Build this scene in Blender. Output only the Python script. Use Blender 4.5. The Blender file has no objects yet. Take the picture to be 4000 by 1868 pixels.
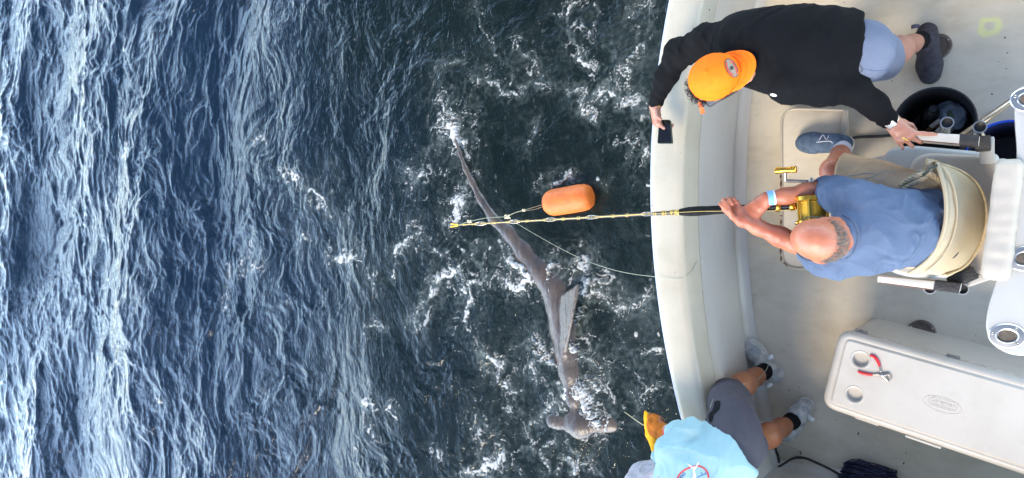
import bpy, bmesh, math, random
import numpy as np
from mathutils import Vector, Matrix
from mathutils.bvhtree import BVHTree

random.seed(7)
rng = np.random.default_rng(11)
scene = bpy.context.scene
COL = scene.collection

# ------------------------------------------------------------------ camera, sky, sun, exposure
CAM_H, FPX, PITCH = 3.95, 2700.0, math.radians(35.0)
cam_data = bpy.data.cameras.new("camera")
cam_data.sensor_width = 36.0
cam_data.lens = FPX / 4000.0 * 36.0
cam_data.clip_start = 0.05
cam_data.clip_end = 3000.0
cam = bpy.data.objects.new("camera", cam_data)
COL.objects.link(cam)
cam.location = (0.0, 0.0, CAM_H)
cam.rotation_euler = (0.0, PITCH, 0.0)
scene.camera = cam

SUN_EL, SUN_AZ = math.radians(47.0), math.radians(258.0)      # azimuth counted from +X
world = bpy.data.worlds.new("World")
scene.world = world
world.use_nodes = True
wn, wl = world.node_tree.nodes, world.node_tree.links
for n in list(wn):
    wn.remove(n)
w_out = wn.new("ShaderNodeOutputWorld")
w_bg = wn.new("ShaderNodeBackground")
w_sky = wn.new("ShaderNodeTexSky")
w_sky.sky_type = 'NISHITA'
w_sky.sun_disc = False
w_sky.sun_elevation = SUN_EL
w_sky.sun_rotation = math.radians(90.0) - SUN_AZ
w_sky.air_density = 1.0
w_sky.dust_density = 0.6
w_sky.ozone_density = 1.0
# broken thin cloud over the whole sky
w_tc = wn.new("ShaderNodeTexCoord")
w_map = wn.new("ShaderNodeMapping")
w_map.inputs['Scale'].default_value = (1.0, 1.0, 2.6)
w_no = wn.new("ShaderNodeTexNoise")
w_no.inputs['Scale'].default_value = 2.6
w_no.inputs['Detail'].default_value = 7.0
w_no.inputs['Roughness'].default_value = 0.58
w_rp = wn.new("ShaderNodeValToRGB")
w_rp.color_ramp.elements[0].position = 0.50
w_rp.color_ramp.elements[1].position = 0.88
w_hs = wn.new("ShaderNodeHueSaturation")
w_hs.inputs['Saturation'].default_value = 0.95
w_hs.inputs['Value'].default_value = 8.6
w_mx = wn.new("ShaderNodeMix")
w_mx.data_type = 'RGBA'
wl.new(w_tc.outputs['Generated'], w_map.inputs['Vector'])
wl.new(w_map.outputs['Vector'], w_no.inputs['Vector'])
# cloud thickens towards the horizon all round
w_sx = wn.new("ShaderNodeSeparateXYZ")
w_el = wn.new("ShaderNodeMapRange")
w_el.inputs['From Min'].default_value = 0.0
w_el.inputs['From Max'].default_value = 0.80
w_el.inputs['To Min'].default_value = 0.40
w_el.inputs['To Max'].default_value = 0.0
w_ad = wn.new("ShaderNodeMath")
wl.new(w_tc.outputs['Generated'], w_sx.inputs['Vector'])
wl.new(w_sx.outputs['Z'], w_el.inputs['Value'])
wl.new(w_el.outputs['Result'], w_ad.inputs[0])
wl.new(w_no.outputs['Fac'], w_ad.inputs[1])
wl.new(w_ad.outputs[0], w_rp.inputs['Fac'])
wl.new(w_sky.outputs['Color'], w_hs.inputs['Color'])
wl.new(w_rp.outputs['Color'], w_mx.inputs['Factor'])
wl.new(w_sky.outputs['Color'], w_mx.inputs['A'])
wl.new(w_hs.outputs['Color'], w_mx.inputs['B'])
wl.new(w_mx.outputs['Result'], w_bg.inputs['Color'])
w_bg.inputs['Strength'].default_value = 0.15
wl.new(w_bg.outputs['Background'], w_out.inputs['Surface'])

sun_data = bpy.data.lights.new("sun", 'SUN')
sun_data.energy = 3.0
sun_data.angle = math.radians(22.0)
sun_data.color = (1.0, 0.86, 0.68)
sun = bpy.data.objects.new("sun", sun_data)
COL.objects.link(sun)
sd = Vector((math.cos(SUN_EL) * math.cos(SUN_AZ), math.cos(SUN_EL) * math.sin(SUN_AZ), math.sin(SUN_EL)))
sun.rotation_euler = sd.to_track_quat('Z', 'Y').to_euler()
sun.location = sd * 30

scene.view_settings.view_transform = 'Standard'
scene.view_settings.look = 'None'
scene.view_settings.gamma = 1.0
scene.view_settings.use_curve_mapping = False
scene.view_settings.exposure = 0.34
scene.cycles.max_bounces = 8
scene.cycles.transparent_max_bounces = 12
scene.cycles.sample_clamp_indirect = 6.0
scene.cycles.caustics_reflective = False
scene.cycles.use_denoising = True

# ------------------------------------------------------------------ helpers
def P(px, py, z):
    """World point at height z that the photograph shows at (px, py)."""
    u, v = (px - 2000.0) / FPX, (934.0 - py) / FPX
    c, s = math.cos(PITCH), math.sin(PITCH)
    d = Vector((u * c - s, v, -u * s - c))
    return Vector((0, 0, CAM_H)) + d * ((CAM_H - z) / -d.z)

def V(*a):
    return Vector(a)

def tag(o, label=None, cat=None, group=None, kind=None):
    if label: o["label"] = label
    if cat: o["category"] = cat
    if group: o["group"] = group
    if kind: o["kind"] = kind
    return o

def thing(name, label, cat, loc, group=None):
    o = bpy.data.objects.new(name, None)
    o.empty_display_size = 0.1
    o.location = loc
    COL.objects.link(o)
    return tag(o, label, cat, group)

def link(name, me, m=None, parent=None, label=None):
    o = bpy.data.objects.new(name, me)
    COL.objects.link(o)
    if m is not None and len(me.materials) == 0:
        me.materials.append(m)
    if parent is not None:
        o.parent = parent
        if parent.type == 'EMPTY':
            o.matrix_parent_inverse = Matrix.Translation(-Vector(parent.location))
    if label: o["label"] = label
    return o

def mesh_from(name, verts, faces, smooth=True):
    me = bpy.data.meshes.new(name)
    me.from_pydata([tuple(v) for v in verts], [], [tuple(f) for f in faces])
    me.update()
    if smooth:
        me.polygons.foreach_set("use_smooth", [True] * len(me.polygons))
    return me

def mesh_np(name, v, quads, smooth=True):
    me = bpy.data.meshes.new(name)
    n, q = len(v), len(quads)
    me.vertices.add(n)
    me.vertices.foreach_set("co", np.asarray(v, np.float32).ravel())
    me.loops.add(q * 4)
    me.loops.foreach_set("vertex_index", np.asarray(quads, np.int32).ravel())
    me.polygons.add(q)
    me.polygons.foreach_set("loop_start", np.arange(0, q * 4, 4, dtype=np.int32))
    me.polygons.foreach_set("loop_total", np.full(q, 4, np.int32))
    me.update(calc_edges=True)
    me.validate()
    me.polygons.foreach_set("use_smooth", np.full(len(me.polygons), smooth))
    return me

def bm_mesh(name, bm, smooth=True, angle=None):
    me = bpy.data.meshes.new(name)
    bmesh.ops.recalc_face_normals(bm, faces=bm.faces)
    if angle is not None:
        for e in bm.edges:
            if len(e.link_faces) == 2 and e.calc_face_angle(0) > angle:
                e.smooth = False
    for f in bm.faces:
        f.smooth = smooth
    bm.to_mesh(me)
    bm.free()
    return me

def catmull(pts, n=8):
    pts = [Vector(p) for p in pts]
    out = []
    for i in range(len(pts) - 1):
        p0 = pts[max(i - 1, 0)]; p1 = pts[i]; p2 = pts[i + 1]; p3 = pts[min(i + 2, len(pts) - 1)]
        for k in range(n):
            t = k / n
            out.append(0.5 * ((2 * p1) + (p2 - p0) * t + (2 * p0 - 5 * p1 + 4 * p2 - p3) * t * t
                              + (3 * p1 - p0 - 3 * p2 + p3) * t ** 3))
    out.append(pts[-1])
    return out

def tube_data(pts, r, seg=8, flat=1.0, up=None):
    """verts, faces of a tube through pts; r a number or a list."""
    pts = [Vector(p) for p in pts]
    n = len(pts)
    rs = [r] * n if isinstance(r, (int, float)) else list(r)
    vs, fs = [], []
    prev = None
    for i, p in enumerate(pts):
        t = (pts[min(i + 1, n - 1)] - pts[max(i - 1, 0)])
        t = t.normalized() if t.length > 1e-9 else Vector((0, 0, 1))
        if prev is None:
            a = up.copy() if up is not None else (Vector((0, 0, 1)) if abs(t.z) < 0.9 else Vector((1, 0, 0)))
        else:
            a = prev
        a = (a - t * a.dot(t))
        a = a.normalized() if a.length > 1e-6 else t.orthogonal().normalized()
        b = t.cross(a)
        prev = a
        for k in range(seg):
            w = 2 * math.pi * k / seg
            vs.append(p + (a * math.cos(w) * flat + b * math.sin(w)) * rs[i])
    for i in range(n - 1):
        for k in range(seg):
            k2 = (k + 1) % seg
            fs.append((i * seg + k, i * seg + k2, (i + 1) * seg + k2, (i + 1) * seg + k))
    fs.append(tuple(range(seg))[::-1])
    fs.append(tuple((n - 1) * seg + k for k in range(seg)))
    return vs, fs

class Bag:
    """collects geometry for ONE mesh"""
    def __init__(self):
        self.v, self.f = [], []
    def add(self, vs, fs):
        o = len(self.v)
        self.v += list(vs)
        self.f += [tuple(i + o for i in f) for f in fs]
        return self
    def tube(self, pts, r, seg=8, **k):
        return self.add(*tube_data(pts, r, seg, **k))
    def cyl(self, a, b, r, seg=20, r2=None):
        return self.add(*tube_data([a, b], [r, r if r2 is None else r2], seg))
    def lathe(self, c, axis, prof, seg=28, caps=True):
        """prof: (radius, distance along axis)"""
        axis = Vector(axis).normalized()
        a = axis.orthogonal().normalized()
        b = axis.cross(a)
        vs, fs = [], []
        n = len(prof)
        for r, h in prof:
            for k in range(seg):
                w = 2 * math.pi * k / seg
                vs.append(Vector(c) + axis * h + (a * math.cos(w) + b * math.sin(w)) * r)
        for i in range(n - 1):
            for k in range(seg):
                k2 = (k + 1) % seg
                fs.append((i * seg + k, i * seg + k2, (i + 1) * seg + k2, (i + 1) * seg + k))
        if caps and prof[0][0] > 1e-5: fs.append(tuple(range(seg))[::-1])
        if caps and prof[-1][0] > 1e-5: fs.append(tuple((n - 1) * seg + k for k in range(seg)))
        return self.add(vs, fs)
    def box(self, c, size, R=None, taper=1.0):
        c = Vector(c)
        vs = []
        for sx in (-1, 1):
            for sy in (-1, 1):
                for sz in (-1, 1):
                    k = taper if sz < 0 else 1.0
                    p = Vector((sx * size[0] / 2 * k, sy * size[1] / 2 * k, sz * size[2] / 2))
                    vs.append(c + (R @ p if R is not None else p))
        return self.add(vs, [(0, 1, 3, 2), (4, 6, 7, 5), (0, 4, 5, 1), (2, 3, 7, 6), (0, 2, 6, 4), (1, 5, 7, 3)])
    def build(self, name, m, parent=None, bevel=0.0, seg=2, smooth=True, label=None, angle=0.6):
        bm = bmesh.new()
        vv = [bm.verts.new(p) for p in self.v]
        for f in self.f:
            try: bm.faces.new([vv[i] for i in f])
            except ValueError: pass
        if bevel > 0:
            bmesh.ops.recalc_face_normals(bm, faces=bm.faces)
            es = [e for e in bm.edges if len(e.link_faces) == 2 and e.calc_face_angle(0) > 0.5]
            bmesh.ops.bevel(bm, geom=es, offset=bevel, segments=seg, profile=0.6, affect='EDGES', clamp_overlap=True)
        return link(name, bm_mesh(name, bm, smooth, angle), m, parent, label)

def prism(outline, z0, z1, name, m, parent=None, bevel=0.004, seg=3, label=None):
    """vertical-sided plate from a list of (x, y); z0 below z1"""
    bm = bmesh.new()
    lo = [bm.verts.new((p[0], p[1], z0)) for p in outline]
    hi = [bm.verts.new((p[0], p[1], z1)) for p in outline]
    n = len(outline)
    bm.faces.new(hi)
    bm.faces.new(lo[::-1])
    for i in range(n):
        j = (i + 1) % n
        bm.faces.new((lo[i], lo[j], hi[j], hi[i]))
    if bevel > 0:
        bmesh.ops.recalc_face_normals(bm, faces=bm.faces)
        es = [e for e in bm.edges if abs(e.verts[0].co.z - z1) < 1e-6 and abs(e.verts[1].co.z - z1) < 1e-6]
        bmesh.ops.bevel(bm, geom=es, offset=bevel, segments=seg, profile=0.6, affect='EDGES', clamp_overlap=True)
    return link(name, bm_mesh(name, bm, True, 0.7), m, parent, label)

def round_poly(pts, r, n=6):
    """rounds the corners of a 2D polygon"""
    out = []
    m = len(pts)
    for i in range(m):
        p = Vector(pts[i][:2]); a = Vector(pts[i - 1][:2]); b = Vector(pts[(i + 1) % m][:2])
        ri = r[i] if isinstance(r, (list, tuple)) else r
        d1 = (a - p); d2 = (b - p)
        l = min(ri, d1.length * .49, d2.length * .49)
        p1 = p + d1.normalized() * l; p2 = p + d2.normalized() * l
        for k in range(n + 1):
            t = k / n
            out.append((1 - t) ** 2 * p1 + 2 * t * (1 - t) * p + t * t * p2)
    return out

# ------------------------------------------------------------------ noise in numpy
_perm = rng.permutation(512).astype(np.int32)
_perm = np.concatenate([_perm, _perm])
_ang = rng.uniform(0, 2 * np.pi, 512).astype(np.float32)
_gx, _gy = np.cos(_ang), np.sin(_ang)
_g3 = rng.normal(size=(512, 3)).astype(np.float32)
_g3 /= np.linalg.norm(_g3, axis=1)[:, None]

def pn2(x, y, seed=0):
    x = np.asarray(x, np.float32) + 37.1 * seed; y = np.asarray(y, np.float32) - 19.7 * seed
    xi = np.floor(x).astype(np.int32); yi = np.floor(y).astype(np.int32)
    xf = x - xi; yf = y - yi
    u = xf * xf * xf * (xf * (xf * 6 - 15) + 10); v = yf * yf * yf * (yf * (yf * 6 - 15) + 10)
    def g(ix, iy, dx, dy):
        h = _perm[(_perm[ix & 511] + iy) & 511]
        return _gx[h] * dx + _gy[h] * dy
    a = g(xi, yi, xf, yf); b = g(xi + 1, yi, xf - 1, yf)
    c = g(xi, yi + 1, xf, yf - 1); d = g(xi + 1, yi + 1, xf - 1, yf - 1)
    return 1.5 * ((a + (b - a) * u) * (1 - v) + (c + (d - c) * u) * v)

def pn3(p, seed=0):
    p = np.asarray(p, np.float32) + np.float32(11.3 * seed)
    i = np.floor(p).astype(np.int32); f = p - i
    w = f * f * f * (f * (f * 6 - 15) + 10)
    out = 0
    for dx in (0, 1):
        for dy in (0, 1):
            for dz in (0, 1):
                h = _perm[(_perm[(_perm[(i[:, 0] + dx) & 511] + i[:, 1] + dy) & 511] + i[:, 2] + dz) & 511]
                g = _g3[h]
                d = g[:, 0] * (f[:, 0] - dx) + g[:, 1] * (f[:, 1] - dy) + g[:, 2] * (f[:, 2] - dz)
                wt = (w[:, 0] if dx else 1 - w[:, 0]) * (w[:, 1] if dy else 1 - w[:, 1]) * (w[:, 2] if dz else 1 - w[:, 2])
                out = out + d * wt
    return 1.5 * out

def sstep(a, b, x):
    t = np.clip((x - a) / (b - a), 0, 1)
    return t * t * (3 - 2 * t)

# ------------------------------------------------------------------ solid modelling by blended shapes
class Blob:
    """rounded bodies blended into one continuous surface"""
    def __init__(self, h=0.006):
        self.h, self.pr = h, []
    def cone(self, a, b, ra, rb=None, k=0.02, flat=None):
        self.pr.append(('c', Vector(a), Vector(b), ra, ra if rb is None else rb, k, flat))
        return self
    def chain(self, pts, rs, k=0.02, flat=None):
        for i in range(len(pts) - 1):
            self.cone(pts[i], pts[i + 1], rs[i], rs[i + 1], k, flat)
        return self
    def ell(self, c, rad, R=None, k=0.02):
        self.pr.append(('e', Vector(c), rad, R, k))
        return self
    def cut(self, point, normal):
        """removes what lies on the side the normal points to"""
        self.pr.append(('h', Vector(point), Vector(normal).normalized()))
        return self
    def carve(self, a, b, ra, rb=None):
        self.pr.append(('s', Vector(a), Vector(b), ra, ra if rb is None else rb))
        return self
    def carve_ell(self, c, rad, R=None):
        self.pr.append(('t', Vector(c), rad, R))
        return self
    @staticmethod
    def _dcone(X, a, b, ra, rb, flat):
        a = np.array(a); b = np.array(b)
        sc = 1.0
        if flat is not None:
            w = np.array(Vector(flat[0]).normalized()); s = flat[1]
            e = (1 / s - 1)
            t = ((X - a) @ w) * e
            X = X + t[..., None] * w
            b = b + ((b - a) @ w) * e * w
            sc = min(1.0, s) ** 0.5
        ab = b - a
        L = ab @ ab
        t = np.clip(((X - a) @ ab) / L, 0, 1) if L > 1e-12 else np.zeros(X.shape[:-1])
        d = np.linalg.norm(X - a - t[..., None] * ab, axis=-1) - (ra + (rb - ra) * t)
        return d * sc
    @staticmethod
    def _dell(X, c, rad, R):
        Y = X - np.array(c)
        if R is not None:
            Y = Y @ np.array(R)
        r = np.array(rad)
        k0 = np.linalg.norm(Y / r, axis=-1)
        k1 = np.linalg.norm(Y / (r * r), axis=-1)
        return k0 * (k0 - 1) / np.maximum(k1, 1e-6)
    def field(self):
        lo = np.array([1e9] * 3); hi = -lo
        for p in self.pr:
            if p[0] == 'c':
                for q, r in ((p[1], p[3]), (p[2], p[4])):
                    lo = np.minimum(lo, np.array(q) - r); hi = np.maximum(hi, np.array(q) + r)
            elif p[0] == 'e':
                r = max(p[2]); lo = np.minimum(lo, np.array(p[1]) - r); hi = np.maximum(hi, np.array(p[1]) + r)
        h = self.h
        lo -= 4 * h; hi += 4 * h
        n = np.ceil((hi - lo) / h).astype(int) + 1
        F = np.full(n, 1.0, np.float32)
        ax = [lo[i] + h * np.arange(n[i]) for i in range(3)]
        for p in self.pr:
            if p[0] in ('c', 'e'):
                k = p[5] if p[0] == 'c' else p[4]
                if p[0] == 'c':
                    l = np.minimum(np.array(p[1]) - p[3], np.array(p[2]) - p[4])
                    u = np.maximum(np.array(p[1]) + p[3], np.array(p[2]) + p[4])
                else:
                    r = max(p[2]); l = np.array(p[1]) - r; u = np.array(p[1]) + r
                m = k + 4 * h
            elif p[0] == 's':
                l = np.minimum(np.array(p[1]) - p[3], np.array(p[2]) - p[4]); u = np.maximum(np.array(p[1]) + p[3], np.array(p[2]) + p[4]); m = 2 * h
            elif p[0] == 't':
                r = max(p[2]); l = np.array(p[1]) - r; u = np.array(p[1]) + r; m = 2 * h
            else:
                l, u, m = lo, hi, 0
            i0 = np.clip(np.floor((l - m - lo) / h).astype(int), 0, n - 1)
            i1 = np.clip(np.ceil((u + m - lo) / h).astype(int) + 1, 1, n)
            if np.any(i1 <= i0): continue
            sl = tuple(slice(a, b) for a, b in zip(i0, i1))
            X = np.stack(np.meshgrid(*[ax[i][sl[i]] for i in range(3)], indexing='ij'), -1)
            if p[0] == 'c': d = self._dcone(X, p[1], p[2], p[3], p[4], p[6])
            elif p[0] == 'e': d = self._dell(X, p[1], p[2], p[3])
            elif p[0] == 's': F[sl] = np.maximum(F[sl], -self._dcone(X, p[1], p[2], p[3], p[4], None)); continue
            elif p[0] == 't': F[sl] = np.maximum(F[sl], -self._dell(X, p[1], p[2], p[3])); continue
            else:
                F[sl] = np.maximum(F[sl], -((X - np.array(p[1])) @ -np.array(p[2]))); continue
            g = F[sl]
            q = np.maximum(k - np.abs(g - d), 0) / k
            F[sl] = np.minimum(g, d) - q * q * k * 0.25
        return F, lo
    def surface(self):
        F, lo = self.field()
        s = F < 0
        c = s[:-1, :-1, :-1].astype(np.int8)
        cnt = np.zeros_like(c)
        for i in (0, 1):
            for j in (0, 1):
                for k in (0, 1):
                    cnt += s[i:F.shape[0] - 1 + i, j:F.shape[1] - 1 + j, k:F.shape[2] - 1 + k]
        act = (cnt > 0) & (cnt < 8)
        ci = np.argwhere(act)
        idx = np.full(act.shape, -1, np.int32)
        idx[act] = np.arange(len(ci))
        offs = np.array([(i, j, k) for i in (0, 1) for j in (0, 1) for k in (0, 1)])
        val = [F[ci[:, 0] + o[0], ci[:, 1] + o[1], ci[:, 2] + o[2]] for o in offs]
        acc = np.zeros((len(ci), 3)); num = np.zeros(len(ci))
        for a in range(8):
            for b in range(a + 1, 8):
                if np.abs(offs[a] - offs[b]).sum() != 1: continue
                m = (val[a] < 0) != (val[b] < 0)
                t = np.where(m, val[a] / np.where(m, val[a] - val[b], 1), 0)
                acc += np.where(m[:, None], offs[a] + t[:, None] * (offs[b] - offs[a]), 0)
                num += m
        v = lo + self.h * (ci + acc / np.maximum(num, 1)[:, None])
        quads = []
        for ax in range(3):
            o1, o2 = [(1, 2), (2, 0), (0, 1)][ax]
            s0 = np.take(s, range(0, s.shape[ax] - 1), ax); s1 = np.take(s, range(1, s.shape[ax]), ax)
            e = np.argwhere(s0 != s1)
            e = e[(e[:, o1] > 0) & (e[:, o2] > 0) & (e[:, o1] < act.shape[o1]) & (e[:, o2] < act.shape[o2])]
            def at(d1, d2):
                q = e.copy(); q[:, o1] -= d1; q[:, o2] -= d2
                return idx[q[:, 0], q[:, 1], q[:, 2]]
            Q = np.stack([at(1, 1), at(0, 1), at(0, 0), at(1, 0)], 1)
            fl = ~s[e[:, 0], e[:, 1], e[:, 2]]
            Q[fl] = Q[fl][:, ::-1]
            quads.append(Q)
        Q = np.concatenate(quads)
        return v, Q[(Q >= 0).all(1)]
    def mesh(self, name, smooth_it=2, disp=None):
        v, q = self.surface()
        if smooth_it:
            e = np.concatenate([q[:, [0, 1]], q[:, [1, 2]], q[:, [2, 3]], q[:, [3, 0]]])
            for _ in range(smooth_it):
                acc = np.zeros_like(v); num = np.zeros(len(v))
                for a, b in ((0, 1), (1, 0)):
                    for d in range(3):
                        acc[:, d] += np.bincount(e[:, a], v[e[:, b], d], len(v))
                    num += np.bincount(e[:, a], minlength=len(v))
                v = v * 0.5 + 0.5 * acc / np.maximum(num, 1)[:, None]
        if disp is not None:
            d1 = v[q[:, 2]] - v[q[:, 0]]; d2 = v[q[:, 3]] - v[q[:, 1]]
            fn = np.cross(d1, d2)
            nn = np.zeros_like(v)
            for k in range(4):
                for d in range(3):
                    nn[:, d] += np.bincount(q[:, k], fn[:, d], len(v))
            nn /= np.maximum(np.linalg.norm(nn, axis=1), 1e-12)[:, None]
            v = v + nn * disp(v)[:, None]
        return mesh_np(name, v, q)

def folds(amp, axis, across=14.0, along=3.5, seed=0, warp=0.5):
    """cloth folds: ridges that run along `axis`"""
    a = np.array(Vector(axis).normalized())
    def f(v):
        t = v @ a
        q = (v - t[:, None] * a) * across + (t[:, None] * a) * along
        q = q + warp * np.stack([pn3(v * 5, seed + i) for i in (1, 2, 3)], 1)
        n = pn3(q, seed)
        r = (1 - np.abs(n)) ** 3
        n2 = pn3(q * 2.3 + 7.7, seed + 8)
        g = 0.5 + 0.5 * pn3(v * 4.5, seed + 11)
        return amp * (r - 0.35) + amp * 0.5 * pn3(v * 9, seed + 5) + amp * 0.55 * g * ((1 - np.abs(n2)) ** 4 - 0.25)
    return f

# ------------------------------------------------------------------ materials
def new_mat(name):
    m = bpy.data.materials.new(name)
    m.use_nodes = True
    nt = m.node_tree
    b = nt.nodes['Principled BSDF']
    return m, nt.nodes, nt.links, b

def mat(name, col, rough=0.5, var=0.12, scale=8.0, bump=0.0, bscale=60.0, metal=0.0, spec=0.5, col2=None,
        detail=5.0, coat=0.0, stretch=None, sss=0.0):
    m, N, L, b = new_mat(name)
    tc = N.new("ShaderNodeTexCoord")
    src = tc.outputs['Object']
    if stretch:
        mp = N.new("ShaderNodeMapping"); mp.inputs['Scale'].default_value = stretch
        L.new(src, mp.inputs['Vector']); src = mp.outputs['Vector']
    no = N.new("ShaderNodeTexNoise")
    no.inputs['Scale'].default_value = scale; no.inputs['Detail'].default_value = detail
    no.inputs['Roughness'].default_value = 0.62
    L.new(src, no.inputs['Vector'])
    rp = N.new("ShaderNodeValToRGB")
    c2 = col2 if col2 else tuple(c * (1 - var) for c in col)
    c1 = col if col2 else tuple(min(1, c * (1 + var)) for c in col)
    rp.color_ramp.elements[0].position = 0.3; rp.color_ramp.elements[1].position = 0.7
    rp.color_ramp.elements[0].color = (*c2, 1); rp.color_ramp.elements[1].color = (*c1, 1)
    L.new(no.outputs['Fac'], rp.inputs['Fac'])
    L.new(rp.outputs['Color'], b.inputs['Base Color'])
    b.inputs['Roughness'].default_value = rough
    b.inputs['Metallic'].default_value = metal
    b.inputs['Specular IOR Level'].default_value = spec
    b.inputs['Coat Weight'].default_value = coat
    if sss:
        b.inputs['Subsurface Weight'].default_value = sss
        b.inputs['Subsurface Radius'].default_value = (0.012, 0.005, 0.003)
        b.inputs['Subsurface Scale'].default_value = 1.0
    if bump > 0:
        n2 = N.new("ShaderNodeTexNoise"); n2.inputs['Scale'].default_value = bscale; n2.inputs['Detail'].default_value = 4
        L.new(src, n2.inputs['Vector'])
        bp = N.new("ShaderNodeBump"); bp.inputs['Strength'].default_value = bump; bp.inputs['Distance'].default_value = 0.01
        L.new(n2.outputs['Fac'], bp.inputs['Height']); L.new(bp.outputs['Normal'], b.inputs['Normal'])
    return m

def gelcoat(name, col, stain, dirt=0.5, specks=0.0, ring=None, rough=0.42, stretch=(1, 1, 1)):
    """weathered white fibreglass: broad grime, faint scuffs, small dark flecks"""
    m, N, L, b = new_mat(name)
    tc = N.new("ShaderNodeTexCoord")
    def noise(sc, det, st=(1, 1, 1), dist=0.0):
        mp = N.new("ShaderNodeMapping"); mp.inputs['Scale'].default_value = st
        L.new(tc.outputs['Object'], mp.inputs['Vector'])
        n = N.new("ShaderNodeTexNoise"); n.inputs['Scale'].default_value = sc; n.inputs['Detail'].default_value = det
        n.inputs['Roughness'].default_value = 0.65; n.inputs['Distortion'].default_value = dist
        L.new(mp.outputs['Vector'], n.inputs['Vector'])
        return n.outputs['Fac']
    def ramp(f, a, c, inv=False):
        r = N.new("ShaderNodeMapRange"); r.inputs['From Min'].default_value = a; r.inputs['From Max'].default_value = c
        r.interpolation_type = 'SMOOTHSTEP'
        if inv: r.inputs['To Min'].default_value = 1; r.inputs['To Max'].default_value = 0
        L.new(f, r.inputs['Value'])
        return r.outputs['Result']
    def mix(f, A, B, amt=1.0):
        x = N.new("ShaderNodeMix"); x.data_type = 'RGBA'
        if amt != 1.0:
            mu = N.new("ShaderNodeMath"); mu.operation = 'MULTIPLY'; mu.inputs[1].default_value = amt
            L.new(f, mu.inputs[0]); f = mu.outputs[0]
        L.new(f, x.inputs['Factor'])
        if isinstance(A, tuple): x.inputs['A'].default_value = (*A, 1)
        else: L.new(A, x.inputs['A'])
        if isinstance(B, tuple): x.inputs['B'].default_value = (*B, 1)
        else: L.new(B, x.inputs['B'])
        return x.outputs['Result']
    c = mix(ramp(noise(2.6, 8, stretch, 0.1), 0.40, 0.74), col, stain, dirt)
    c = mix(ramp(noise(16, 6, stretch, 0.25), 0.5, 0.78), c, tuple(s * 0.8 for s in stain), dirt * 0.35)
    c = mix(ramp(noise(1.7, 3), 0.5, 0.66), c, tuple(min(1, x * 1.08) for x in col), 0.5)
    c = mix(ramp(noise(26, 3, (1.0, 0.25, 1)), 0.66, 0.74), c, tuple(min(1, x * 1.1) for x in col), 0.35)
    if specks > 0:
        for sc, a, amt in ((26, 0.075, specks), (55, 0.07, specks * 0.8)):
            vo = N.new("ShaderNodeTexVoronoi"); vo.inputs['Scale'].default_value = sc
            mp = N.new("ShaderNodeMapping"); mp.inputs['Scale'].default_value = (1.0, 0.55, 1)
            L.new(tc.outputs['Object'], mp.inputs['Vector']); L.new(mp.outputs['Vector'], vo.inputs['Vector'])
            sp = ramp(vo.outputs['Distance'], a * 0.6, a, True)
            sh = N.new("ShaderNodeSeparateColor"); L.new(vo.outputs['Color'], sh.inputs['Color'])
            gate = ramp(sh.outputs['Red'], 0.86, 0.90)
            mu = N.new("ShaderNodeMath"); mu.operation = 'MULTIPLY'; L.new(sp, mu.inputs[0]); L.new(gate, mu.inputs[1])
            c = mix(mu.outputs[0], c, (0.06, 0.03, 0.015), min(1, amt))
    if ring is not None:
        vm = N.new("ShaderNodeVectorMath"); vm.operation = 'DISTANCE'
        L.new(tc.outputs['Object'], vm.inputs[0]); vm.inputs[1].default_value = ring
        dn = N.new("ShaderNodeMath"); dn.operation = 'MULTIPLY_ADD'; dn.inputs[1].default_value = 0.05
        L.new(noise(30, 3), dn.inputs[0]); L.new(vm.outputs['Value'], dn.inputs[2])
        r1 = ramp(dn.outputs[0], 0.035, 0.055); r2 = ramp(dn.outputs[0], 0.06, 0.085, True)
        mu = N.new("ShaderNodeMath"); mu.operation = 'MULTIPLY'; L.new(r1, mu.inputs[0]); L.new(r2, mu.inputs[1])
        c = mix(mu.outputs[0], c, (0.72, 0.74, 0.22), 0.55)
    L.new(c, b.inputs['Base Color'])
    b.inputs['Roughness'].default_value = rough
    bp = N.new("ShaderNodeBump"); bp.inputs['Strength'].default_value = 0.12; bp.inputs['Distance'].default_value = 0.004
    L.new(noise(140, 3), bp.inputs['Height']); L.new(bp.outputs['Normal'], b.inputs['Normal'])
    return m
# ------------------------------------------------------------------ materials used below
M_DECK = gelcoat("deck gelcoat", (0.60, 0.53, 0.405), (0.41, 0.345, 0.235), 0.85, 0.5, ring=P(3865, 105, 0.0), rough=0.55, stretch=(0.7, 1.3, 1))
M_CAP = gelcoat("cap gelcoat", (0.46, 0.405, 0.305), (0.34, 0.29, 0.20), 0.6, 0.0, rough=0.38)
M_WALL = gelcoat("wall gelcoat", (0.54, 0.50, 0.425), (0.45, 0.41, 0.34), 0.5, 0.95, rough=0.4, stretch=(1, 0.6, 1))
M_WHITE = gelcoat("white fibreglass", (0.47, 0.44, 0.38), (0.40, 0.37, 0.31), 0.45, 0.0, rough=0.36)
M_HULL = mat("hull gelcoat", (0.60, 0.59, 0.57), 0.3, 0.06, 2.0)
M_RAIL = mat("rub rail", (0.42, 0.47, 0.60), 0.4, 0.1, 20)
M_CHROME = mat("stainless steel", (0.60, 0.565, 0.51), 0.30, 0.05, 30, metal=1.0)
M_STEEL = mat("dull steel", (0.34, 0.31, 0.27), 0.38, 0.3, 60, metal=1.0)
M_BLACK = mat("black plastic", (0.014, 0.014, 0.015), 0.45, 0.3, 30, bump=0.1)
M_TAPE = mat("black tape", (0.022, 0.021, 0.021), 0.6, 0.4, 30, bump=0.35, bscale=90)
M_RUST = mat("rust brown paint", (0.12, 0.05, 0.028), 0.7, 0.4, 60)
M_SEAM = mat("black sealant", (0.02, 0.017, 0.014), 0.7, 0.4, 60)

# ------------------------------------------------------------------ the sea
WZ = -0.35
HW = CAM_H - WZ

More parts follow.
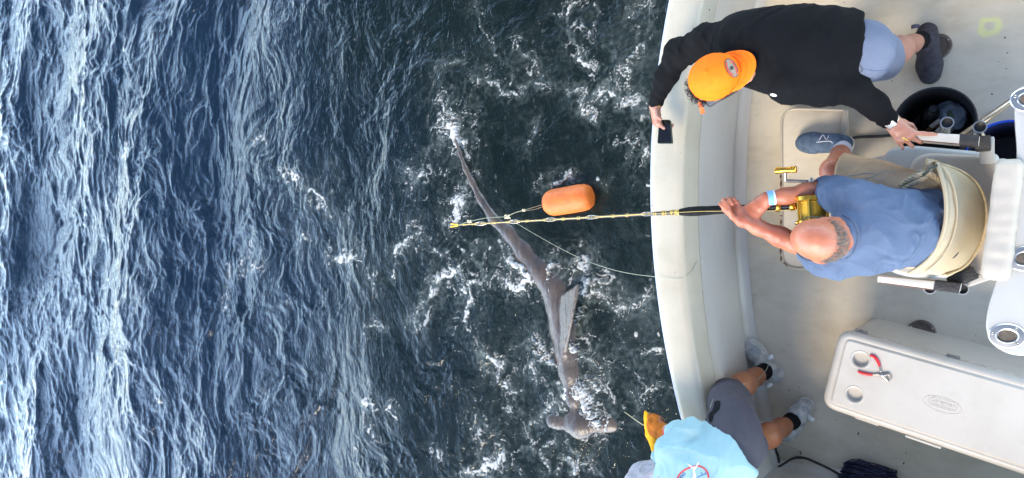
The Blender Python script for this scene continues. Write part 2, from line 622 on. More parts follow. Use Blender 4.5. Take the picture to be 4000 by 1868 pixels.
def wpx(px, py):
    p = P(px, py, WZ)
    return p.x, p.y

# foam as seen: (list of pixels, half width in metres, strength)
FOAM = [
    ([(1738, 452), (1762, 440), (1790, 446), (1790, 470)], .055, 1.5), ([(1745, 485), (1775, 505), (1786, 545), (1800, 560)], .05, 1.5),
    ([(1812, 700), (1802, 755), (1790, 815), (1780, 850)], .045, 1.35),
    ([(2140, 1125), (2150, 1085), (2185, 1052), (2235, 1040), (2275, 1058), (2300, 1105)], .05, 1.5),
    ([(2145, 1130), (2170, 1158), (2205, 1180)], .045, 1.4), ([(2170, 1100), (2200, 1075)], .07, .9),
    ([(1642, 1245), (1673, 1175), (1712, 1097), (1766, 1072), (1800, 1080)], .032, 1.2),
    ([(1820, 981), (1836, 1035), (1875, 1020), (1850, 975)], .022, 1.0),
    ([(1890, 1043), (1921, 1082), (1890, 1113), (1836, 1115), (1805, 1151)], .028, 1.15),
    ([(1836, 1115), (1838, 1206), (1810, 1265)], .028, 1.05),
    ([(1976, 1089), (2038, 1113), (2077, 1109), (2139, 1132)], .04, 1.2), ([(1920, 1090), (1976, 1089)], .04, .85),
    ([(1880, 985), (1960, 960), (2010, 1000), (1990, 1040)], .09, .62),
    ([(2271, 1081), (2325, 1159), (2387, 1206), (2465, 1198), (2542, 1159)], .06, .78),
    ([(2350, 1110), (2440, 1150), (2540, 1230)], .07, .5),
    ([(2260, 1240), (2240, 1262), (2209, 1291), (2224, 1346), (2255, 1384), (2290, 1370)], .045, 1.35),
    ([(2255, 1384), (2320, 1395), (2372, 1392), (2345, 1446), (2318, 1500)], .06, .8),
    ([(2318, 1460), (2302, 1500), (2247, 1512), (2209, 1516)], .05, 1.25),
    ([(2300, 1520), (2285, 1590), (2300, 1640), (2330, 1658)], .06, 1.1), ([(2330, 1590), (2372, 1612), (2376, 1640)], .05, .95),
    ([(2330, 1650), (2400, 1655)], .03, 1.0),
    ([(2077, 1338), (2115, 1350), (2130, 1380)], .055, 1.0), ([(2118, 1395), (2154, 1415), (2165, 1430)], .03, 1.3),
    ([(2084, 1446), (2094, 1475)], .03, 1.0), ([(2070, 1440), (2110, 1400)], .05, .7),
    ([(1890, 1353), (1915, 1385), (1937, 1400), (1976, 1415)], .032, 1.1), ([(1937, 1405), (1948, 1440), (1950, 1478)], .024, 1.1),
    ([(1972, 1500), (1985, 1518)], .03, 1.0), ([(1870, 1345), (1890, 1410), (1910, 1460)], .05, .55),
    ([(2185, 1571), (2145, 1605), (2108, 1633), (2061, 1672)], .026, 1.0),
    ([(1844, 1858), (1882, 1827), (1930, 1805), (1965, 1794)], .03, 1.3), ([(1830, 1868), (1870, 1845)], .05, 1.0),
    ([(2209, 1827), (2240, 1815), (2275, 1822), (2310, 1812)], .022, 1.2), ([(2240, 1785), (2262, 1815), (2225, 1840)], .02, 1.2),
    ([(2125, 1770), (2135, 1800)], .014, 1.1), ([(2040, 1752), (2085, 1740)], .018, 1.0), ([(2120, 1752), (2150, 1722)], .01, .9),
    ([(1420, 1566), (1438, 1545), (1440, 1568), (1465, 1570)], .022, 1.3), ([(1518, 1612), (1538, 1602)], .018, 1.2), ([(1530, 1630), (1545, 1640)], .012, 1.2),
    ([(1872, 1680), (1890, 1658), (1905, 1675)], .035, .95), ([(1995, 1600), (2005, 1588)], .014, 1.2), ([(1965, 1610), (2000, 1600)], .01, .8),
    ([(1450, 1662), (1452, 1680)], .012, 1.2), ([(1478, 1690), (1480, 1705)], .012, 1.2), ([(1400, 1735), (1410, 1738)], .012, 1.2), ([(1712, 1765), (1722, 1770)], .01, 1.2),
    ([(2511, 1420), (2504, 1450)], .015, 1.0), ([(2511, 1400), (2545, 1395), (2573, 1377)], .015, 1.1), ([(2450, 1555), (2470, 1570), (2511, 1524), (2573, 1520)], .024, .85),
    ([(2480, 1600), (2470, 1630)], .02, .8), ([(2400, 1390), (2450, 1350)], .035, .5),
    ([(1290, 1008), (1320, 995), (1352, 1000), (1395, 1008)], .03, 1.3), ([(1395, 1030), (1430, 1040)], .012, .9),
    ([(1564, 996), (1595, 975), (1611, 945), (1640, 910)], .026, 1.2), ([(1611, 965), (1650, 990)], .014, .9), ([(1700, 960), (1760, 985)], .014, .8),
    ([(1490, 1150), (1496, 1115), (1462, 1060)], .012, .9), ([(1560, 1010), (1545, 1080)], .012, .8), ([(1425, 1290), (1480, 1280), (1520, 1262)], .016, .85),
    ([(1859, 0), (1868, 70), (1878, 120), (1921, 179), (1976, 233), (1999, 295)], .008, .75),
    ([(2232, 0), (2218, 45), (2212, 75), (2224, 148), (2255, 225), (2286, 275)], .02, 1.15),
    ([(2519, 10), (2527, 78), (2510, 140), (2480, 200), (2465, 245)], .02, .95), ([(2440, 65), (2480, 72), (2525, 82)], .02, .75),
    ([(2300, 20), (2290, 90), (2305, 140)], .012, .75), ([(2160, 60), (2185, 150)], .012, .7), ([(2340, 170), (2365, 215)], .014, .7),
    ([(2418, 272), (2452, 280), (2449, 310)], .03, .8), ([(2462, 320), (2472, 373)], .035, .7),
    ([(1696, 311), (1735, 264), (1797, 225)], .03, .72), ([(1700, 350), (1745, 290)], .03, .5),
    ([(1851, 295), (1921, 326), (1960, 342), (2014, 373), (2061, 326), (2123, 342)], .03, .85),
    ([(2216, 334), (2271, 380), (2317, 443)], .035, .8), ([(2123, 342), (2216, 344)], .05, .6), ([(2050, 330), (2090, 300), (2130, 310)], .05, .6),
    ([(2022, 155), (2045, 215), (2061, 245), (2084, 290)], .014, .95),
    ([(2340, 357), (2380, 365), (2426, 373), (2480, 412), (2527, 450)], .03, 1.0), ([(2320, 370), (2350, 400)], .03, .7),
    ([(2426, 528), (2465, 545), (2490, 530), (2511, 543), (2535, 590)], .02, 1.0), ([(2450, 590), (2440, 610)], .012, .8),
    ([(2140, 716), (2180, 708), (2222, 718)], .03, .95), ([(2300, 690), (2370, 720)], .03, .45),
    ([(1615, 672), (1632, 700), (1650, 708), (1672, 690), (1680, 683)], .018, 1.0),
    ([(2058, 440), (2068, 512), (2040, 567)], .012, .7), ([(1650, 600), (1700, 560), (1740, 540)], .03, .45), ([(1690, 620), (1700, 590)], .015, .8),
    ([(1118, 691), (1157, 687), (1188, 722), (1242, 738), (1281, 776)], .022, 1.05), ([(1100, 660), (1115, 665)], .02, 1.0),
    ([(1210, 745), (1215, 780), (1200, 810)], .014, .9), ([(1240, 820), (1275, 790), (1290, 830)], .016, .9), ([(1330, 850), (1345, 890)], .016, .9),
    ([(985, 545), (1015, 553), (1030, 560)], .022, 1.0), ([(1040, 575), (1050, 600)], .01, .9),
    ([(955, 935), (945, 985), (928, 1020)], .022, 1.15), ([(862, 1080), (880, 1062), (925, 1060), (990, 1050)], .02, 1.1), ([(960, 1010), (972, 1085)], .014, 1.0),
    ([(862, 1075), (866, 1120), (856, 1210)], .012, 1.0), ([(1010, 990), (1020, 1030)], .012, .9),
    ([(465, 620), (500, 612), (510, 580)], .028, .95), ([(620, 1545), (650, 1580)], .02, .8), ([(1010, 1540), (1020, 1520)], .014, .9),
    ([(1080, 1200), (1110, 1180)], .02, .7), ([(1150, 930), (1180, 905), (1210, 930)], .018, .7), ([(1290, 650), (1330, 700)], .02, .5),
    ([(2470, 0), (2560, 180), (2530, 330)], .14, .42), ([(2390, 100), (2430, 330)], .10, .33), ([(2440, 1300), (2560, 1290)], .10, .3),
    ([(2450, 690), (2540, 730)], .03, .35), ([(2440, 880), (2520, 900)], .03, .3),
]

def seg_dist(X, Y, pts):
    d = np.full(X.shape, 9.0, np.float32)
    for (ax, ay), (bx, by) in zip(pts[:-1], pts[1:]):
        ux, uy = bx - ax, by - ay
        L = ux * ux + uy * uy + 1e-9
        t = np.clip(((X - ax) * ux + (Y - ay) * uy) / L, 0, 1)
        d = np.minimum(d, np.hypot(X - ax - t * ux, Y - ay - t * uy))
    return d

# spine of the shark in pixels, with half widths in metres (tail to snout)
# white water heaped up over the shark's fin, flank and head: pixels, half width, height
HEAP = [([(2140, 1125), (2150, 1085), (2185, 1050), (2235, 1038), (2275, 1058), (2298, 1100)], .050, .055), ([(2146, 1130), (2168, 1158), (2200, 1178)], .035, .055),
        ([(2262, 1235), (2236, 1265), (2216, 1300), (2228, 1350), (2262, 1388), (2310, 1400)], .045, .050), ([(2246, 1512), (2272, 1500), (2302, 1480), (2335, 1430)], .045, .045),
        ([(2275, 1535), (2290, 1575), (2305, 1612), (2335, 1650)], .052, .042), ([(2330, 1600), (2372, 1620), (2376, 1650)], .045, .03), ([(2080, 1340), (2120, 1360), (2158, 1420)], .040, .035),
        ([(2000, 1005), (2040, 1050), (2070, 1105)], .04, .03), ([(1742, 450), (1768, 440), (1786, 470), (1792, 540)], .045, .05)]
SHARK = [(1790, 545), (1806, 600), (1826, 660), (1850, 715), (1880, 780), (1925, 855), (1985, 910), (2040, 985), (2100, 1060),
         (2150, 1130), (2172, 1200), (2186, 1290), (2200, 1380), (2212, 1460), (2225, 1560), (2245, 1640)]
SH_W = [.012, .016, .021, .026, .034, .050, .078, .106, .128, .142, .148, .142, .132, .124, .115, .095]

def build_sea():
    nu, nt = 1000, 640
    u = np.linspace(-0.765, 0.305, nu)
    th = PITCH - np.arctan(u)
    xs = -HW * np.tan(th)
    zc = HW / (math.sin(PITCH) * u + math.cos(PITCH))
    half = 0.36 * zc
    xs = np.concatenate([-np.array([420., 230, 130, 80, 52, 36, 27, 21.5, 18, 16, 15]), xs, [-0.2, 1.5, 5, 20, 90]])
    half = np.concatenate([np.full(11, half[0]), half, np.full(5, half[-1])])
    ext = np.array([1.12, 1.35, 1.8, 3, 6, 15, 45, 120.])
    ts = np.concatenate([-ext[::-1], np.linspace(-1, 1, nt), ext])
    X = np.repeat(xs[:, None], len(ts), 1).astype(np.float32)
    Y = (half[:, None] * ts[None, :]).astype(np.float32)
    inside = np.zeros(X.shape, np.float32)
    inside[11:-5, 8:-8] = 1
    for i in range(8):
        inside[11 + i, :] *= i / 8; inside[:, 8 + i] *= i / 8; inside[:, -9 - i] *= i / 8
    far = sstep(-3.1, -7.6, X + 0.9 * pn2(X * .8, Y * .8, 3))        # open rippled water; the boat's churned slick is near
    # water is pushed about by slow eddies: warp the ripple field
    wx = 0.30 * pn2(X * .55, Y * .42, 1) + 0.16 * pn2(X * 1.5, Y * 1.3, 2) + .06 * pn2(X * 3.6, Y * 3.0, 6)
    wy = 0.38 * pn2(X * .5, Y * .5, 4) + 0.18 * pn2(X * 1.6, Y * 1.6, 5) + .06 * pn2(X * 3.4, Y * 3.4, 7)
    x1, y1 = X + wx, Y + wy
    H = 0.055 * np.sin(2 * np.pi * (x1 * .97 + y1 * .20) / 4.3 + 1.2) + 0.03 * np.sin(2 * np.pi * (x1 * .95 - y1 * .26) / 2.1)
    H *= 0.55 + 0.45 * far
    calm = sstep(-0.25, 0.35, pn2(x1 * .9, y1 * .6, 9))               # glassy patches
    an = 1.05 + .45 * far
    for lam, amp, sd, ridge in ((1.15, .040, 11, 0), (.62, .028, 12, 1), (.36, .020, 13, 1), (.21, .0140, 14, 1), (.125, .0088, 15, 1), (.075, .0054, 16, 1), (.048, .0032, 17, 0), (.030, .0018, 18, 0)):
        n = pn2(x1 / lam + .6 * wy, y1 / (lam * an), sd)
        if ridge:
            n = 0.70 * n + 0.55 * ((1 - np.abs(pn2(x1 / (lam * 1.5) - .5 * wy, y1 / (lam * 1.5 * an), sd + 20))) ** 2 - 0.6)
        g = (0.52 + 0.48 * far)
        if lam < .4: g = g * (0.55 + 0.45 * (calm + far * .6).clip(0, 1)) * (1.0 + .25 * far)
        H += amp * n * g
    # foam
    jx = X + .06 * pn2(X * 3, Y * 3, 30) + .06 * pn2(X * 7, Y * 7, 31) + .025 * pn2(X * 18, Y * 18, 32) + .010 * pn2(X * 45, Y * 45, 33)
    jy = Y + .06 * pn2(X * 3, Y * 3, 37) + .06 * pn2(X * 7, Y * 7, 34) + .025 * pn2(X * 18, Y * 18, 35) + .010 * pn2(X * 45, Y * 45, 36)
    I = np.zeros(X.shape, np.float32); I2 = np.zeros(X.shape, np.float32)
    for pts, w, s in FOAM:
        q = [wpx(*p) for p in pts]
        qx = [a for a, b in q]; qy = [b for a, b in q]
        m = 4 * w + .2
        r0 = np.searchsorted(xs, min(qx) - m); r1 = np.searchsorted(xs, max(qx) + m)
        sub = (slice(r0, r1), slice(None))
        w = w * 1.05 + .004
        d = seg_dist(jx[sub], jy[sub], q)
        I[sub] = np.maximum(I[sub], s * np.exp(-(d / w) ** 2))
        I2[sub] = np.maximum(I2[sub], s * np.exp(-(d / (2.4 * w + .075)) ** 2))
    HP = np.zeros(X.shape, np.float32)
    for pts, w, hh in HEAP:
        q = [wpx(*p) for p in pts]
        r0 = np.searchsorted(xs, min(a for a, b in q) - 4 * w - .2); r1 = np.searchsorted(xs, max(a for a, b in q) + 4 * w + .2)
        sub = (slice(r0, r1), slice(None))
        d = seg_dist(.5 * (jx[sub] + X[sub]), .5 * (jy[sub] + Y[sub]), q)
        g = np.exp(-(d / w) ** 2)
        HP[sub] = np.maximum(HP[sub], hh * g); I[sub] = np.maximum(I[sub], 1.38 * g); I2[sub] = np.maximum(I2[sub], np.exp(-(d / (2.4 * w)) ** 2))
    near_foam = sstep(.30, 1.0, I2)
    I *= 0.45 + 0.75 * sstep(-.45, .25, pn2(X * 3.1, Y * 3.1, 47) + .5 * pn2(X * 8, Y * 8, 48))
    vein = 1 - np.abs(pn2(jx * 6.0, jy * 4.2, 41)); vein2 = 1 - np.abs(pn2(jx * 13, jy * 10, 42))
    bub = .5 + .5 * pn2(X * 30, Y * 30, 43); bub2 = .5 + .5 * pn2(X * 62, Y * 62, 44)
    holes = .55 * bub + .45 * bub2
    zone = sstep(-7.2, -4.6, X) * (0.5 + 0.5 * pn2(X * .8, Y * .8, 45))
    lace = sstep(.925, .99, vein) * .75 * zone + sstep(.91, .99, vein2) * .55 * zone * sstep(.02, .12, I)
    lace = lace * sstep(.42, .60, .5 + .5 * pn2(X * 11, Y * 11, 52)) * (.35 + .9 * bub2)
    vf = 1 - np.abs(pn2(jx * 26, jy * 20, 49)); vg = 1 - np.abs(pn2(jx * 55, jy * 46, 50))
    fil = .50 * vf + .30 * vg + .20 * holes + .12 * pn2(X * 75, Y * 75, 51)
    v3 = 1 - np.abs(pn2(jx * 8.5, jy * 6.5, 55)); v4 = 1 - np.abs(pn2(jx * 17, jy * 14, 56))
    strand = near_foam * np.maximum(sstep(.91, .995, v3), .75 * sstep(.92, .995, v4)) * sstep(.38, .62, .5 + .5 * pn2(X * 9, Y * 9, 57)) * (.25 + .95 * bub2)
    thr = 1.03 - .335 * np.clip(I, 0, 1.6)
    body = sstep(thr, thr + .13, fil) * sstep(.10, .30, I)
    foam = np.maximum(body, .62 * sstep(.16, .70, strand)) + .55 * sstep(.34, .60, lace * (0.4 + holes)) * (1 - body)
    fleck = sstep(.64, .72, pn2(X * 24, Y * 16, 46)) * sstep(.05, .4, zone - .18)
    foam = np.clip(.93 * foam + .8 * fleck * (0.10 + 1.1 * sstep(.05, .3, I)), 0, 1) * inside
    churn = np.clip(I * .5 + .55 * I2 * (.15 + .9 * sstep(.50, .95, .6 * vein2 + .4 * bub)) + .12 * zone * sstep(.72, .95, vein), 0, 1) * inside      # bubbles carried below the surface
    # damp the waves over the shark so its back stays awash
    sp = [wpx(*p) for p in SHARK]
    ds = seg_dist(X, Y, sp)
    H *= 0.22 + 0.78 * sstep(.06, .42, ds)
    H += foam * (0.003 + 0.009 * holes) + .010 * np.clip(I, 0, 1) * (bub - .5)
    H += HP * (.22 + .30 * holes + .30 * np.clip(vf, 0, 1) ** 3 + .16 * pn2(X * 70, Y * 70, 53) + .10 * pn2(X * 130, Y * 130, 54)) * sstep(.02, .6, foam)
    H *= inside
    Z = WZ + H
    v = np.stack([X, Y, Z], -1).reshape(-1, 3)
    nr, nc = X.shape
    gi = np.arange(nr * nc).reshape(nr, nc)
    q = np.stack([gi[:-1, :-1], gi[1:, :-1], gi[1:, 1:], gi[:-1, 1:]], -1).reshape(-1, 4)
    # close the body of water: sides and bottom
    rim = np.concatenate([gi[0, :-1], gi[:-1, -1], gi[-1, :0:-1], gi[:0:-1, 0]])
    base = len(v)
    low = v[rim].copy(); low[:, 2] = -7.0
    v = np.concatenate([v, low, [[-100, 0, -7.0]]])
    k = len(rim); j = np.arange(k); j2 = (j + 1) % k
    side = np.stack([rim[j], rim[j2], base + j2, base + j], -1)
    me = mesh_np("sea", v, np.concatenate([q, side]))
    bm_bot = [(base + int(b), base + int(a), base + k) for a, b in zip(j, j2)]
    at = me.attributes.new("foam", 'FLOAT', 'POINT')
    at.data.foreach_set("value", np.concatenate([foam.ravel(), np.zeros(k + 1)]).astype(np.float32))
    at = me.attributes.new("open_water", 'FLOAT', 'POINT')
    at.data.foreach_set("value", np.concatenate([far.ravel(), np.zeros(k + 1)]).astype(np.float32))
    at = me.attributes.new("churn", 'FLOAT', 'POINT')
    at.data.foreach_set("value", np.concatenate([churn.ravel(), np.zeros(k + 1)]).astype(np.float32))
    # bottom as a separate strip of triangles joined into the same mesh
    bm = bmesh.new(); bm.from_mesh(me); bm.verts.ensure_lookup_table()
    for f in bm_bot:
        bm.faces.new([bm.verts[i] for i in f])
    bm.to_mesh(me); bm.free()
    return me, X, Y, Z, foam, I

def sea_material():
    m, N, L, b = new_mat("sea water")
    N.remove(b)
    out = N['Material Output']
    tc = N.new("ShaderNodeTexCoord")
    # ripples finer than the mesh
    def rip(sc, st, det):
        mp = N.new("ShaderNodeMapping"); mp.inputs['Scale'].default_value = st
        L.new(tc.outputs['Object'], mp.inputs['Vector'])
        n = N.new("ShaderNodeTexNoise"); n.inputs['Scale'].default_value = sc; n.inputs['Detail'].default_value = det
        n.inputs['Roughness'].default_value = .55; n.inputs['Distortion'].default_value = .6
        L.new(mp.outputs['Vector'], n.inputs['Vector'])
        return n.outputs['Fac']
    bp1 = N.new("ShaderNodeBump"); bp1.inputs['Strength'].default_value = .75; bp1.inputs['Distance'].default_value = .02
    L.new(rip(13, (1.0, .6, 1), 5), bp1.inputs['Height'])
    bp2 = N.new("ShaderNodeBump"); bp2.inputs['Strength'].default_value = .70; bp2.inputs['Distance'].default_value = .006
    L.new(rip(45, (1.0, .6, 1), 3), bp2.inputs['Height']); L.new(bp1.outputs['Normal'], bp2.inputs['Normal'])
    ao = N.new("ShaderNodeAttribute"); ao.attribute_name = "open_water"
    for bp_, lo_, hi_ in ((bp1, .46, .55), (bp2, .60, .55)):
        mr = N.new("ShaderNodeMapRange"); mr.inputs['To Min'].default_value = lo_; mr.inputs['To Max'].default_value = hi_
        L.new(ao.outputs['Fac'], mr.inputs['Value']); L.new(mr.outputs['Result'], bp_.inputs['Strength'])
    nrm = bp2.outputs['Normal']
    gl = N.new("ShaderNodeBsdfGlossy"); gl.inputs['Roughness'].default_value = .07; L.new(nrm, gl.inputs['Normal'])
    fr = N.new("ShaderNodeFresnel"); fr.inputs['IOR'].default_value = 1.40; L.new(nrm, fr.inputs['Normal'])
    tr = N.new("ShaderNodeBsdfTransparent"); tr.inputs['Color'].default_value = (.94, .97, .97, 1)
    df = N.new("ShaderNodeBsdfDiffuse")
    ac = N.new("ShaderNodeAttribute"); ac.attribute_name = "churn"
    af = N.new("ShaderNodeAttribute"); af.attribute_name = "foam"
    cm = N.new("ShaderNodeMix"); cm.data_type = 'RGBA'
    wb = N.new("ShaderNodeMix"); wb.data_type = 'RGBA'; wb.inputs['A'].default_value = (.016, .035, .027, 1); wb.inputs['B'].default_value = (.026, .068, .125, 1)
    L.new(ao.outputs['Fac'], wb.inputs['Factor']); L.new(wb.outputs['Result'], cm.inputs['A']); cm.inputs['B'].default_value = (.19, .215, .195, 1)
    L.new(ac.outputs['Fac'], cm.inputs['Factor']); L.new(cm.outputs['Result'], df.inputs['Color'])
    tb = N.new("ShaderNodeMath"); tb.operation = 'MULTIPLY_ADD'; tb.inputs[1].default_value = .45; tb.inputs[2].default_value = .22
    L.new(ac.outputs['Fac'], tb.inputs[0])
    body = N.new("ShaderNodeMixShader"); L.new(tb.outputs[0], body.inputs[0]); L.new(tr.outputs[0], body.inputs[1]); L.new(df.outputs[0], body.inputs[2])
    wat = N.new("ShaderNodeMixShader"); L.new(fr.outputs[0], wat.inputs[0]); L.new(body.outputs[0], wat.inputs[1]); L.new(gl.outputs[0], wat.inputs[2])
    fo = N.new("ShaderNodeBsdfDiffuse"); fo.inputs['Color'].default_value = (.64, .62, .58, 1); fo.inputs['Roughness'].default_value = .6
    fb = N.new("ShaderNodeBump"); fb.inputs['Strength'].default_value = .8; fb.inputs['Distance'].default_value = .012
    L.new(rip(70, (1, 1, 1), 4), fb.inputs['Height']); L.new(fb.outputs['Normal'], fo.inputs['Normal'])
    mx = N.new("ShaderNodeMixShader"); L.new(af.outputs['Fac'], mx.inputs[0]); L.new(wat.outputs[0], mx.inputs[1]); L.new(fo.outputs[0], mx.inputs[2])
    L.new(mx.outputs[0], out.inputs['Surface'])
    va = N.new("ShaderNodeVolumeAbsorption"); va.inputs['Color'].default_value = (.25, .46, .40, 1); va.inputs['Density'].default_value = 4.0
    L.new(va.outputs[0], out.inputs['Volume'])
    return m

sea_me, SX, SY, SZ, SFOAM, SI = build_sea()
sea = link("sea", sea_me, sea_material())
tag(sea, "dark rippled sea streaked with white foam and sky glare astern of the boat", "sea", kind="structure")

# added dark bed under the water so that light coming down is swallowed
backing = Bag().box((-165, 0, -7.3), (520, 620, .4))
tag(backing.build("dark_backing", mat("deep water bed", (.010, .016, .016), .9)), "dark bed added below the sea to swallow light", "dark_backing", kind="structure")

# ------------------------------------------------------------------ foam standing proud of the water
def foam_clumps():
    idx = np.argwhere((SFOAM > .75) & (SI > .75))
    pick = idx[rng.choice(len(idx), min(600, len(idx)), replace=False)]
    bag_v, bag_f = [], []
    ico = bmesh.new(); bmesh.ops.create_icosphere(ico, subdivisions=1, radius=1)
    iv = [v.co.copy() for v in ico.verts]; fi = [[v.index for v in f.verts] for f in ico.faces]; ico.free()
    for a, b in pick:
        r = random.uniform(.0015, .005)
        c = Vector((SX[a, b], SY[a, b], SZ[a, b] + r * .35))
        s = Vector((random.uniform(.8, 1.5), random.uniform(.8, 1.5), random.uniform(.5, 1.0))) * r
        o = len(bag_v)
        bag_v += [Vector((c.x + p.x * s.x, c.y + p.y * s.y, c.z + p.z * s.z)) for p in iv]
        bag_f += [tuple(i + o for i in f) for f in fi]
    # droplets thrown up round the tail
    for _ in range(70):
        p = P(1768 + random.gauss(0, 26), 480 + random.gauss(0, 36), WZ)
        r = random.uniform(.0015, .0045); o = len(bag_v); z = WZ + abs(random.gauss(0.02, .06))
        bag_v += [Vector((p.x + q.x * r, p.y + q.y * r, z + q.z * r)) for q in iv]
        bag_f += [tuple(i + o for i in f) for f in fi]
    return mesh_from("sea_foam", bag_v, bag_f)
tag(link("sea_foam", foam_clumps(), mat("foam bubbles", (.64, .62, .58), .5, .06, 40)),
    "white bubbly foam and spray floating on the dark sea", "foam", kind="stuff")

# ------------------------------------------------------------------ the shark
def build_shark():
    B = Blob(.0095)
    pts = []
    for i, ((px, py), w) in enumerate(zip(SHARK, SH_W)):
        # height of the back above the water: awash, the head under it
        back = [.050, .045, .040, .034, .026, .020, .018, .018, .022, .027, .030, .030, .026, .016, .002, -.022][i]
        pts.append((P(px + (8 if i > 8 else 0), py, WZ), w, back))
    n = Vector((0, 0, 1))
    for i in range(len(pts) - 1):
        (a, ra, ba), (b, rb, bb) = pts[i], pts[i + 1]
        thin = i < 5
        dz = .9 if not thin else .9
        a2 = a + n * (ba - ra * dz); b2 = b + n * (bb - rb * dz)
        B.cone(a2, b2, ra, rb, .03, (n, dz))
        if thin:                                   # the long upper lobe of the tail stands on edge
            B.cone(a2 - n * .05, b2 - n * .07, ra * .8, rb * .9, .02)
    # hammer
    tip, _, hb = pts[-1]
    prv = pts[-3][0]
    ax = (tip - prv); ax.z = 0; ax.normalize()
    sd_ = Vector((-ax.y, ax.x, 0))
    c = P(2258, 1668, WZ + .001)
    L_, R_ = P(2150, 1648, WZ + .008), P(2384, 1664, WZ + .004)
    B.cone(c - n * .045, L_ - n * .035, .082, .060, .05, (n, .5))
    B.cone(c - n * .045, R_ - n * .035, .082, .056, .05, (n, .5))
    B.cone(P(2246, 1620, WZ - .105), c - n * .05, .085, .08, .06, (n, .8))
    # dorsal fin: tall blade lying over towards the boat
    f0, f1, ftip = P(2207, 1385, WZ + .02), P(2200, 1165, WZ + .02), P(2262, 1112, WZ + .14)
    for k in range(44):
        t = k / 43
        top = f0.lerp(ftip, t ** .9) + V(.012 * math.sin(math.pi * t), 0, .02 * math.sin(math.pi * t))
        base = f0.lerp(f1, min(1, t * 1.05))
        base = base.lerp(f1.lerp(ftip, .35), max(0, t - .8) * 1.2)
        B.cone(base, base.lerp(top, .97), .018, .0085, .016)
    # pectoral fins under the water
    for s, q in ((1, (2085, 1350)), (-1, (2340, 1440))):
        root = P(2200 if s > 0 else 2225, 1400, WZ - .13)
        tipf = P(*q, WZ - .17)
        B.cone(root, tipf, .075, .022, .03, (n, .28))
    B.cone(P(2075, 1010, WZ - .08), P(2010, 1035, WZ - .13), .04, .015, .02, (n, .35))
    # gill-side ridge lines
    def disp(v):
        q = v * np.array([34, 5, 34]); q[:, 0] += v[:, 1] * 4
        return .0028 * pn3(q, 3) + .0016 * pn3(v * 60, 4)
    return B.mesh("hammerhead_shark", 2, disp)

def shark_mat():
    m = mat("shark skin", (.108, .080, .060), .27, .25, 7, bump=.3, bscale=50, col2=(.045, .037, .034), detail=8, stretch=(2.2, .7, 1))
    return m
shark = thing("hammerhead_shark", "grey-brown hammerhead shark lying at the surface with its tall dorsal fin out", "shark", P(2190, 1290, WZ))
link("body", build_shark(), shark_mat(), shark)

# ------------------------------------------------------------------ the boat
boat = thing("fishing_boat", "white fibreglass fishing boat, its curved transom and cockpit open to the sea", "boat", (0, 0, 0))

def curve_fit(pts, z, deg=4):
    q = [P(px, py, z) for py, px in pts]
    c = np.polyfit([p.y for p in q], [p.x for p in q], 2)
    return lambda y: float(np.polyval(c, y))

OUT = [(0, 2605), (200, 2575), (400, 2551), (600, 2538), (830, 2536), (1000, 2545), (1120, 2556), (1308, 2584), (1400, 2603), (1560, 2637), (1650, 2657)]
RID = [(0, 2728), (280, 2690), (560, 2660), (840, 2648), (1120, 2659), (1308, 2697), (1560, 2736)]
SID = [(0, 2798), (560, 2729), (840, 2723), (1120, 2735), (1308, 2764), (1560, 2802)]
BAS = [(0, 2954), (560, 2880), (840, 2873), (1120, 2890), (1308, 2914), (1450, 2937), (1700, 2993)]
f_out, f_rid, f_sid, f_bas = curve_fit(OUT, .70), curve_fit(RID, .705), curve_fit(SID, .60), curve_fit(BAS, .02)
PORT, STBD = -1.245, 1.46

def loft(name, prof, m, y0=-1.95, y1=2.1, n=64, parent=boat, label=None):
    """prof(y) gives the (x, z) points of the section at y"""
    vs, fs = [], []
    for i in range(n + 1):
        y = y0 + (y1 - y0) * i / n
        pr = prof(y)
        k = len(pr)
        vs += [(x, y, z) for x, z in pr]
    for i in range(n):
        for j in range(k - 1):
            fs.append((i * k + j, (i + 1) * k + j, (i + 1) * k + j + 1, i * k + j + 1))
    bm = bmesh.new()
    vv = [bm.verts.new(p) for p in vs]
    for f in fs: bm.faces.new([vv[q] for q in f])
    me = bpy.data.meshes.new(name)
    bmesh.ops.recalc_face_normals(bm, faces=bm.faces)
    for f in bm.faces: f.smooth = True
    bm.to_mesh(me); bm.free()
    return link(name, me, m, parent, label)

def sec_hull(y):
    o = f_out(y)
    return [(o + .10, -1.1), (o + .045, -.6), (o + .014, -.1), (o + .006, .45), (o + .004, .60), (o + .004, .652)]
def sec_cap(y):
    o, r, s = f_out(y), f_rid(y), f_sid(y)
    w = .004 * math.sin(y * 5.3) + .003 * math.sin(y * 11.1 + 1)
    return [(o + .004, .656), (o + .002, .678), (o + .012, .694), (o + .03, .700), (o + (r - o) * .5, .703 + w * .3), (r - .02, .706), (r + w, .703),
            (r + .016 + w, .694), (r + (s - r) * .35, .674), (r + (s - r) * .75, .635), (s - .012, .606), (s - .002, .590), (s - .001, .575), (s - .014, .568), (s - .03, .568)]
def sec_wall(y):
    s, b = f_sid(y), f_bas(y)
    return [(s - .024, .5675), (s - .018, .45), (b - .010, .2), (b - .004, .10), (b, .055)]
def sec_cove(y):
    b = f_bas(y)
    return [(b + .0015, .056), (b + .004, .036), (b + .014, .018), (b + .032, .008), (b + .055, .0035)]
loft("hull", sec_hull, M_HULL)
loft("gunwale_cap", sec_cap, M_CAP)
loft("transom_wall", sec_wall, M_WALL)
loft("deck_cove", sec_cove, M_WALL)
Bag().tube([(f_out(y) - .003, y, .655) for y in np.linspace(-1.95, 2.1, 50)], .009, 8).build("rub_rail", M_RAIL, boat)
